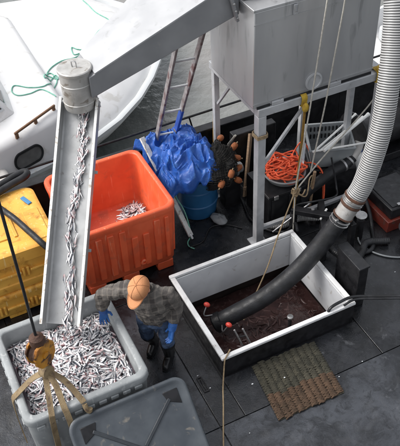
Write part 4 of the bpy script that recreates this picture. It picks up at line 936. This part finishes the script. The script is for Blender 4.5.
# green mooring rope on the foredeck
GZr = .52
gp = [(3.38, 12.2), (3.41, 11.66), (3.51, 11.18), (3.26, 11.0), (2.84, 10.56), (2.72, 10.56), (2.65, 10.67), (2.61, 10.44), (2.74, 10.43), (2.59, 10.34), (2.35, 10.34), (2.09, 10.15), (1.99, 10.0), (2.15, 9.98), (2.15, 9.85), (2.04, 10.04), (2.12, 10.06), (2.12, 9.8), (1.93, 9.78), (1.71, 9.84), (1.52, 10.01), (1.44, 9.87), (1.49, 9.72), (1.66, 9.68), (1.85, 9.7), (1.98, 9.41)]
from mathutils.bvhtree import BVHTree
bpy.context.view_layer.update()
def drop(o, x, y):
    bv = BVHTree.FromPolygons([o.matrix_world @ v.co for v in o.data.vertices], [list(p.vertices) for p in o.data.polygons])
    h = bv.ray_cast(V((x, y, 5)), V((0, 0, -1))); return h[0].z if h[0] else -9
gp2 = []
for x, y in gp:
    X_, Y_ = x, y
    for _ in range(3):
        z = max(drop(dk, X_, Y_), drop(cb, X_, Y_)); k = (6.5-z)/(6.5-GZr); X_, Y_ = x*k, y*k
    gp2.append((X_, Y_))
sp_ = spline([(x, y, 0) for x, y in gp2], 8)
MB().tube([(p.x, p.y, max(drop(dk, p.x, p.y), drop(cb, p.x, p.y))+.012) for p in sp_], .009, 6).build('mooring_rope', 'rope_green', label='thin green rope lying in loops on the white foredeck', cat='rope', smooth=60)
MB().tube(spline([(2.9, 13.4, -.1), (3.2, 13.45, -.1), (3.53, 13.4, -.1), (3.7, 13.3, -.08), (3.75, 13.1, -.1), (3.6, 13.1, -.1)], 8), .016, 6).build('bow_line', 'rope_green', label='pale green line beside the far gunwale of white boat', cat='rope', smooth=60)
# ------------------------------------------------------------------ second boat beyond the bulwark, right
b2 = thing('white_skiff', (8.2, 9.6, -1.3), 'small white skiff beyond the tank with round fenders', 'boat')
sk = [(6.9, 8.25), (7.3, 8.2), (9.5, 8.6), (12, 9.2), (12, 10.8), (9.5, 10.6), (7.6, 10.1), (6.95, 9.5), (6.7, 8.85)]
def sl_(s, z): return [V((9.2+(x-9.2)*s, 9.4+(y-9.4)*s, z)) for x, y in sk]
MB().loft([sl_(.8, -1.5), sl_(.95, -.8), sl_(1, -.2), sl_(1.0, -.12), sl_(.95, -.12), sl_(.92, -.5), sl_(.7, -.52)]).build('hull', 'gel', b2, smooth=50)
MB().bx(8.2, 10.5, 9.1, 9.9, -.5, -.2).build('console', 'gel_trim', b2, bevel=.05)
for k, p in enumerate(((7.2, 8.0, -.25), (7.75, 8.06, .0))):
    f_ = thing('boat_fender', p, ('round white fender hanging low on the skiff bow', 'round white fender riding high on the skiff side')[k], 'fender')
    MB().ell(p, (.2, .2, .27), None, 24, 14).build('ball', 'gel', f_)
    MB().tube([V(p)+V((0, 0, .26)), V(p)+V((0, 0, .34))], [.05, .03], 12).build('neck', 'bluep', f_)
# ------------------------------------------------------------------ person
pn = thing('person', (1.58, 4.62, 0), 'person in peach cap, plaid shirt, jeans and blue gloves reaching into grey tote', 'person')
Lsh, Rsh = V((1.61, 4.47, 1.24)), V((1.31, 4.72, 1.24)); neck = V((1.425, 4.54, 1.34))
head = V((1.355, 4.47, 1.455)); hip = V((1.53, 4.65, .83)); Lhp = hip+V((.085, -.055, -.02)); Rhp = hip+V((-.085, .055, -.02))
fwd = V((-.62, -.78, 0)); side = V((.77, -.63, 0))
Lel = V((1.70, 4.50, 1.00)); Lwr = V((1.61, 4.42, .80)); Rel = V((1.075, 4.83, 1.16)); Rwr = V((1.05, 4.80, .97))
def chain(mb, pts, rs, n=14):
    P = []; R = []
    for i in range(len(pts)-1):
        a, b = V(pts[i]), V(pts[i+1]); k = 5
        for j in range(k): P.append(a.lerp(b, j/k)); R.append(rs[i]+(rs[i+1]-rs[i])*j/k)
    P.append(V(pts[-1])); R.append(rs[-1]); mb.tube(P, R, n)
    for p, r in zip(pts, rs): mb.ell(p, (r, r, r), None, 12, 8)
yawf = math.atan2(side.y, side.x)
RS = rotm(0, 0, yawf)
# shirt
mb = MB(); up = (neck-hip)
for f, a, b in ((-.16, .185, .13), (-.06, .19, .135), (.05, .188, .135), (.18, .19, .137), (.33, .195, .14), (.5, .205, .142), (.64, .215, .142), (.76, .208, .13), (.87, .155, .11)):
    mb.ell(hip.lerp(neck, f)+fwd*(.02*math.sin(f*3)), (a, b, .10), RS, 18, 10)
chain(mb, [Lsh, Lel, Lwr.lerp(Lel, .42)], [.09, .07, .064]); chain(mb, [Rsh, Rel, Rwr.lerp(Rel, .42)], [.09, .072, .066])
chain(mb, [Lsh, neck+V((0, 0, -.03)), Rsh], [.075, .075, .075])
o = mb.build('shirt', 'plaid', pn); remesh(o, .011, 3, (.05, .065))
mb = MB(); 
for s in (-1, 1): mb.strap(spline([neck+side*.0+fwd*.075+V((0, 0, -.02)), neck+side*s*.06+fwd*.05+V((0, 0, .015)), neck+side*s*.075+V((0, 0, .04)), neck-fwd*.06+V((0, 0, .045))], 4), .05, .012, (0, 0, 1))
mb.build('collar', 'plaid', pn)
# jeans
Lkn, Lan = V((1.59, 4.55, .45)), V((1.64, 4.68, .12)); Rkn, Ran = V((1.45, 4.76, .44)), V((1.56, 4.92, .12))
mb = MB()
mb.ell(hip+V((0, 0, .0)), (.178, .122, .12), RS, 18, 10); mb.ell(hip+V((0, 0, -.08)), (.175, .125, .1), RS, 18, 10)
chain(mb, [Lhp, Lkn, Lan+V((0, 0, .16))], [.098, .075, .066]); chain(mb, [Rhp, Rkn, Ran+V((0, 0, .16))], [.098, .075, .066])
o = mb.build('jeans', 'denim', pn); remesh(o, .011, 3, (.035, .05))
# boots
for an, kn_ in ((Lan, Lkn), (Ran, Rkn)):
    mb = MB(); f2 = fwd
    chain(mb, [an.lerp(kn_, .85), an.lerp(kn_, .25), an+V((0, 0, -.04))], [.082, .066, .057])
    h_ = V((an.x, an.y, .045)); mb.ell(h_-f2*.03, (.05, .065, .045), rotm(0, 0, yawf), 14, 8)
    chain(mb, [h_-f2*.02, h_+f2*.1, h_+f2*.16], [.045, .046, .038])
    o = mb.build('boot', 'boot', pn); remesh(o, .01, 4)
    ang = math.atan2(f2.y, f2.x)
    mb = MB(); P = [V((h_.x, h_.y, 0))+f2*a+side*b for a, b in ((-.1, -.035), (-.1, .035), (0, .045), (.12, .052), (.19, .03), (.2, 0), (.19, -.03), (.12, -.052), (0, -.045))]
    mb.loft([[p+V((0, 0, .002)) for p in P], [p+V((0, 0, .022)) for p in P]]).build('sole', 'black_rubber', o)
# body: neck + head + forearms
hf = V((-.66, -.56, -.50)).normalized(); hs_ = hf.cross(V((0, 0, 1))).normalized(); hu = hs_.cross(hf)
if hu.z < 0: hu = -hu
HR = Matrix((hs_, hf, hu)).transposed()
def hp(a, b, c): return head+HR @ V((a, b, c))
mb = MB()
mb.ell(hp(0, .0, .03), (.078, .098, .1), HR, 20, 14); mb.ell(hp(0, .025, -.05), (.06, .07, .07), HR, 18, 12)
mb.ell(hp(0, .075, -.085), (.028, .025, .025), HR, 12, 8)
chain(mb, [neck+V((0, 0, -.06)), hp(0, -.025, -.05)], [.062, .058])
mb.tube([hp(0, .09, .02), hp(0, .113, -.025), hp(0, .1, -.035)], [.008, .016, .012], 10)
for s in (-1, 1):
    mb.ell(hp(s*.08, -.01, -.01), (.012, .022, .033), HR, 12, 8); mb.ell(hp(s*.035, .07, -.03), (.022, .02, .02), HR, 10, 8)
chain(mb, [Lel, Lwr], [.045, .034]); chain(mb, [Rel, Rwr], [.045, .034])
chain(mb, [Lel, Lsh, neck+V((0, 0, -.06)), Rsh, Rel], [.045, .05, .06, .05, .045])
o = mb.build('body', 'skin', pn); remesh(o, .007, 3)
for s in (-1, 1): MB().ell(hp(s*.031, .088, .008), (.011, .009, .009), HR, 10, 8).build('eye', 'glass', pn)
MB().tube([hp(-.024, .098, -.06), hp(0, .104, -.062), hp(.024, .098, -.06)], [.003, .006, .003], 8).build('mouth', 'redknob', pn)
mb = MB(); mb.ell(hp(0, -.025, .005), (.086, .085, .085), HR, 20, 12); mb.build('hair', 'hair', pn)
# cap
mb = MB(); loops = []
for k in range(9):
    a = math.pi/2*k/8; r = math.cos(a)**.75 if k < 8 else .02; z = math.sin(a)
    loops.append([hp(.098*r*math.cos(q_), .0+.118*r*math.sin(q_), .045+.088*z) for q_ in [2*math.pi*i/32 for i in range(32)]])
cpo = mb.loft([[hp(.097*math.cos(q_), .117*math.sin(q_), .03) for q_ in [2*math.pi*i/32 for i in range(32)]]]+loops).build('cap', 'cap', pn, smooth=60)
mb = MB(); pts_t = []; pts_b = []
for k in range(17):
    a = math.radians(20+140*k/16); pts_t.append((.094*math.cos(a), .112*math.sin(a)))
outp = [(.088*math.cos(math.radians(160-140*k/16))*1.0, .11*math.sin(math.radians(160-140*k/16))+.095*math.sin(math.pi*k/16)**.45) for k in range(17)]
pol = pts_t+outp
mb.loft([[hp(x, y, .036-.9*x*x-.10*max(0, y-.1)) for x, y in pol], [hp(x, y, .044-.9*x*x-.10*max(0, y-.1)) for x, y in pol]]); mb.build('brim', 'cap', cpo, smooth=60)
for k in range(6):
    q_ = math.pi*k/3+.3
    MB().tube([hp(.0985*(math.cos(a)**.75 if a < 1.5 else .02)*math.cos(q_), .1185*(math.cos(a)**.75 if a < 1.5 else .02)*math.sin(q_), .046+.088*math.sin(a)) for a in [math.pi/2*i/10 for i in range(11)]], .0022, 5).build('seam', 'cap_thread', cpo)
MB().tube([hp(.099*math.cos(2*math.pi*i/32), .119*math.sin(2*math.pi*i/32), .04) for i in range(33)], .003, 5).build('sweatband', 'cap_thread', cpo)
MB().tube([hp(x*.96, y*.96, .046-.9*x*x-.10*max(0, y-.1)) for x, y in outp], .0018, 5).build('brim_stitch', 'cap_thread', cpo)
MB().ell(hp(0, 0, .135), (.01, .01, .006), HR, 10, 6).build('button', 'cap', cpo)
# gloved hands
def hand(wr, el, dirn, palmn, name, spread=.4, curl=.5, th=1):
    d = dirn.normalized(); n_ = (palmn-d*palmn.dot(d)).normalized(); s = d.cross(n_)*th
    mb = MB(); mb.tube([wr-d*.05, wr-d*.0, wr+d*.03], [.046, .042, .036], 14)
    for k in range(5):
        f = -.03+.015*k; mb.tube([wr+d*.02+s*f*.8, wr+d*.095+s*f*1.15], [.016, .015], 8); mb.ell(wr+d*.095+s*f*1.15, (.016, .016, .016), None, 8, 6)
    for k, L_ in enumerate((.072, .082, .078, .06)):
        f = -.036+.024*k; b0 = wr+d*.09+s*f; dv = (d+s*f*spread*8).normalized()
        p1 = b0+dv*L_*.42; d2 = (dv+n_*curl).normalized(); p2 = p1+d2*L_*.33; d3 = (d2+n_*curl).normalized(); p3 = p2+d3*L_*.3
        mb.tube([b0, p1, p2, p3], [.0125, .0115, .0105, .009], 8)
        for p, r in ((p1, .0115), (p2, .0105), (p3, .009)): mb.ell(p, (r, r, r), None, 8, 6)
    b0 = wr+d*.03-s*.034; p1 = b0+(d*.5-s*.8+n_*.25).normalized()*.042; p2 = p1+(d*.85-s*.3+n_*.35).normalized()*.034
    mb.tube([b0, p1, p2], [.017, .014, .011], 8); mb.ell(p2, (.011, .011, .011), None, 8, 6); mb.ell(p1, (.014, .014, .014), None, 8, 6)
    o = mb.build(name, 'glove', pn); remesh(o, .0045, 2)
    ax_ = (wr-el).normalized(); MB().lathe(wr-ax_*.1, [(.044, 0), (.047, .004), (.047, .03), (.046, .07), (.043, .1), (.04, .12)], 20, ax_).build('gauntlet', 'glove', o)
hand(Rwr, Rel, V((-.05, .02, -1)), V((.1, -1, .0)), 'glove', .5, .45, 1)
hand(Lwr, Lel, V((-.35, -.25, -.9)), V((-.9, .1, .2)), 'glove', .25, .6, -1)

# ------------------------------------------------------------------ more gear under the tank
def gear(nm, pts, r, m, lab, cat, n=8): MB().tube(spline(pts, 8), r, n).build(nm, m, label=lab, cat=cat, smooth=60)
gear('air_hose', [(3.5, 6.9, .02), (3.55, 6.6, .03), (3.47, 6.2, .03), (3.55, 5.9, .04), (3.72, 5.75, .05), (3.76, 5.6, .3), (3.70, 5.45, .33)], .018, 'black_rubber', 'black air hose winding from the frame post to the hatch rim', 'hose')
gear('power_cable', [(4.4, 5.86, .9), (4.44, 5.75, .5), (4.32, 5.6, .5), (4.05, 5.62, .52), (3.9, 5.78, .4), (3.85, 5.9, .2)], .012, 'black_rubber', 'black power cable slung over the pump stand beams', 'cable')
gear('grey_cable', [(4.7, 5.62, .33), (4.6, 5.4, .12), (4.45, 5.2, .02), (4.5, 4.95, .015), (4.7, 4.75, .015), (5.1, 4.6, .015)], .011, 'tub', 'grey cable trailing from the motor block across the deck', 'cable')
gear('steel_rod', [(3.52, 5.72, .16), (3.76, 5.70, .30), (4.02, 5.68, .46)], .012, 'steel', 'bright steel rod propped on the pump stand', 'rod')
gear('tan_cord', [(3.82, 5.7, .68), (3.95, 5.68, .6), (4.05, 5.78, .75), (4.15, 5.86, .7), (4.16, 5.9, .5)], .008, 'rope_tan', 'tan cord looped from the knot to the wooden stake', 'cord')
gear('slack_hose', [(5.3, 6.2, .03), (5.1, 6.05, .12), (4.95, 5.9, .38), (4.8, 5.72, .36), (4.78, 5.5, .2), (4.72, 5.3, .03), (4.5, 5.0, .03), (4.2, 5.05, .03)], .026, 'black_rubber', 'slack black hose draped over the motor block', 'hose', 12)
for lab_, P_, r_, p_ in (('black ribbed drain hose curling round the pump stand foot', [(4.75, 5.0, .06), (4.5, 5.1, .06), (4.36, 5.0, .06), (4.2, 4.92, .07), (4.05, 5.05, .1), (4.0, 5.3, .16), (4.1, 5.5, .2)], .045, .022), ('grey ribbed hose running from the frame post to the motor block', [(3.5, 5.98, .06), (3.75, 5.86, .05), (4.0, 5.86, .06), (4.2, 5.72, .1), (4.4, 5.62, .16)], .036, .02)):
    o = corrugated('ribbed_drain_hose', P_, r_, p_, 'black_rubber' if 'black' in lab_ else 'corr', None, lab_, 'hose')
t = thing('valve_manifold', (4.45, 5.3, 0), 'small black valve body with steel wheel beside pump stand', 'valve')
MB().tube([(4.5, 5.28, 0), (4.5, 5.28, .3)], .05, 14).build('body', 'black_steel', t)
MB().lathe((4.5, 5.28, .3), [(.012, 0), (.012, .06), (.07, .06), (.075, .068), (.07, .076), (.01, .076)], 18).build('wheel', 'steel', t)
t = thing('wooden_plank', (3.68, 6.75, 0), 'short weathered plank leaning on the black locker', 'plank')
MB().beam((3.62, 6.62, .02), (3.9, 6.98, .72), .12, .03, (1, -.6, .5)).build('board', 'oldwood', t, bevel=.004)
MB().beam((3.64, 6.64, .12), (3.65, 6.655, .16), .13, .04, (1, -.6, .5)).build('batten', 'oldwood', t, bevel=.004)
t = thing('white_jug', (5.2, 6.35, 0), 'white plastic jug standing behind the ribbed hose', 'jug')
MB().loft([rloop(5.12-.0, 5.34, 6.26, 6.44, z, .05, 4) for z in (0, .26)]+[rloop(5.17, 5.29, 6.3, 6.4, .33, .04, 4), rloop(5.2, 5.26, 6.32, 6.38, .36, .028, 4)]).build('body', 'pvc', t, smooth=40)
MB().lathe((5.23, 6.35, .36), [(.032, 0), (.032, .03), (.02, .034)], 14).build('cap', 'bluep', t)
# ------------------------------------------------------------------ fish scraps on the deck
mb = MB()
for k in range(14):
    x, y = random.uniform(1.3, 5.2), random.uniform(2.6, 4.9)
    if HX0-.1 < x < HX1+.1 and y > HY0-.1: continue
    a = random.uniform(0, 6.28); r = random.uniform(.003, .007); e = random.uniform(1, 2.5); z = .003 if not (2.3 < x < 3.1 and 3.44 < y < 4.16) else .045
    P = [V((x+r*e*math.cos(a+q_)*1.0, y+r*math.sin(a+q_), z)) for q_ in (0, 1.3, 2.2, 3.3, 4.4, 5.3)]
    mb.loft([P, [p+V((0, 0, .004)) for p in P]])
mb.build('fish_scraps', 'bag', kind='stuff', label='small white fish scraps scattered over the dark deck', cat='scraps')
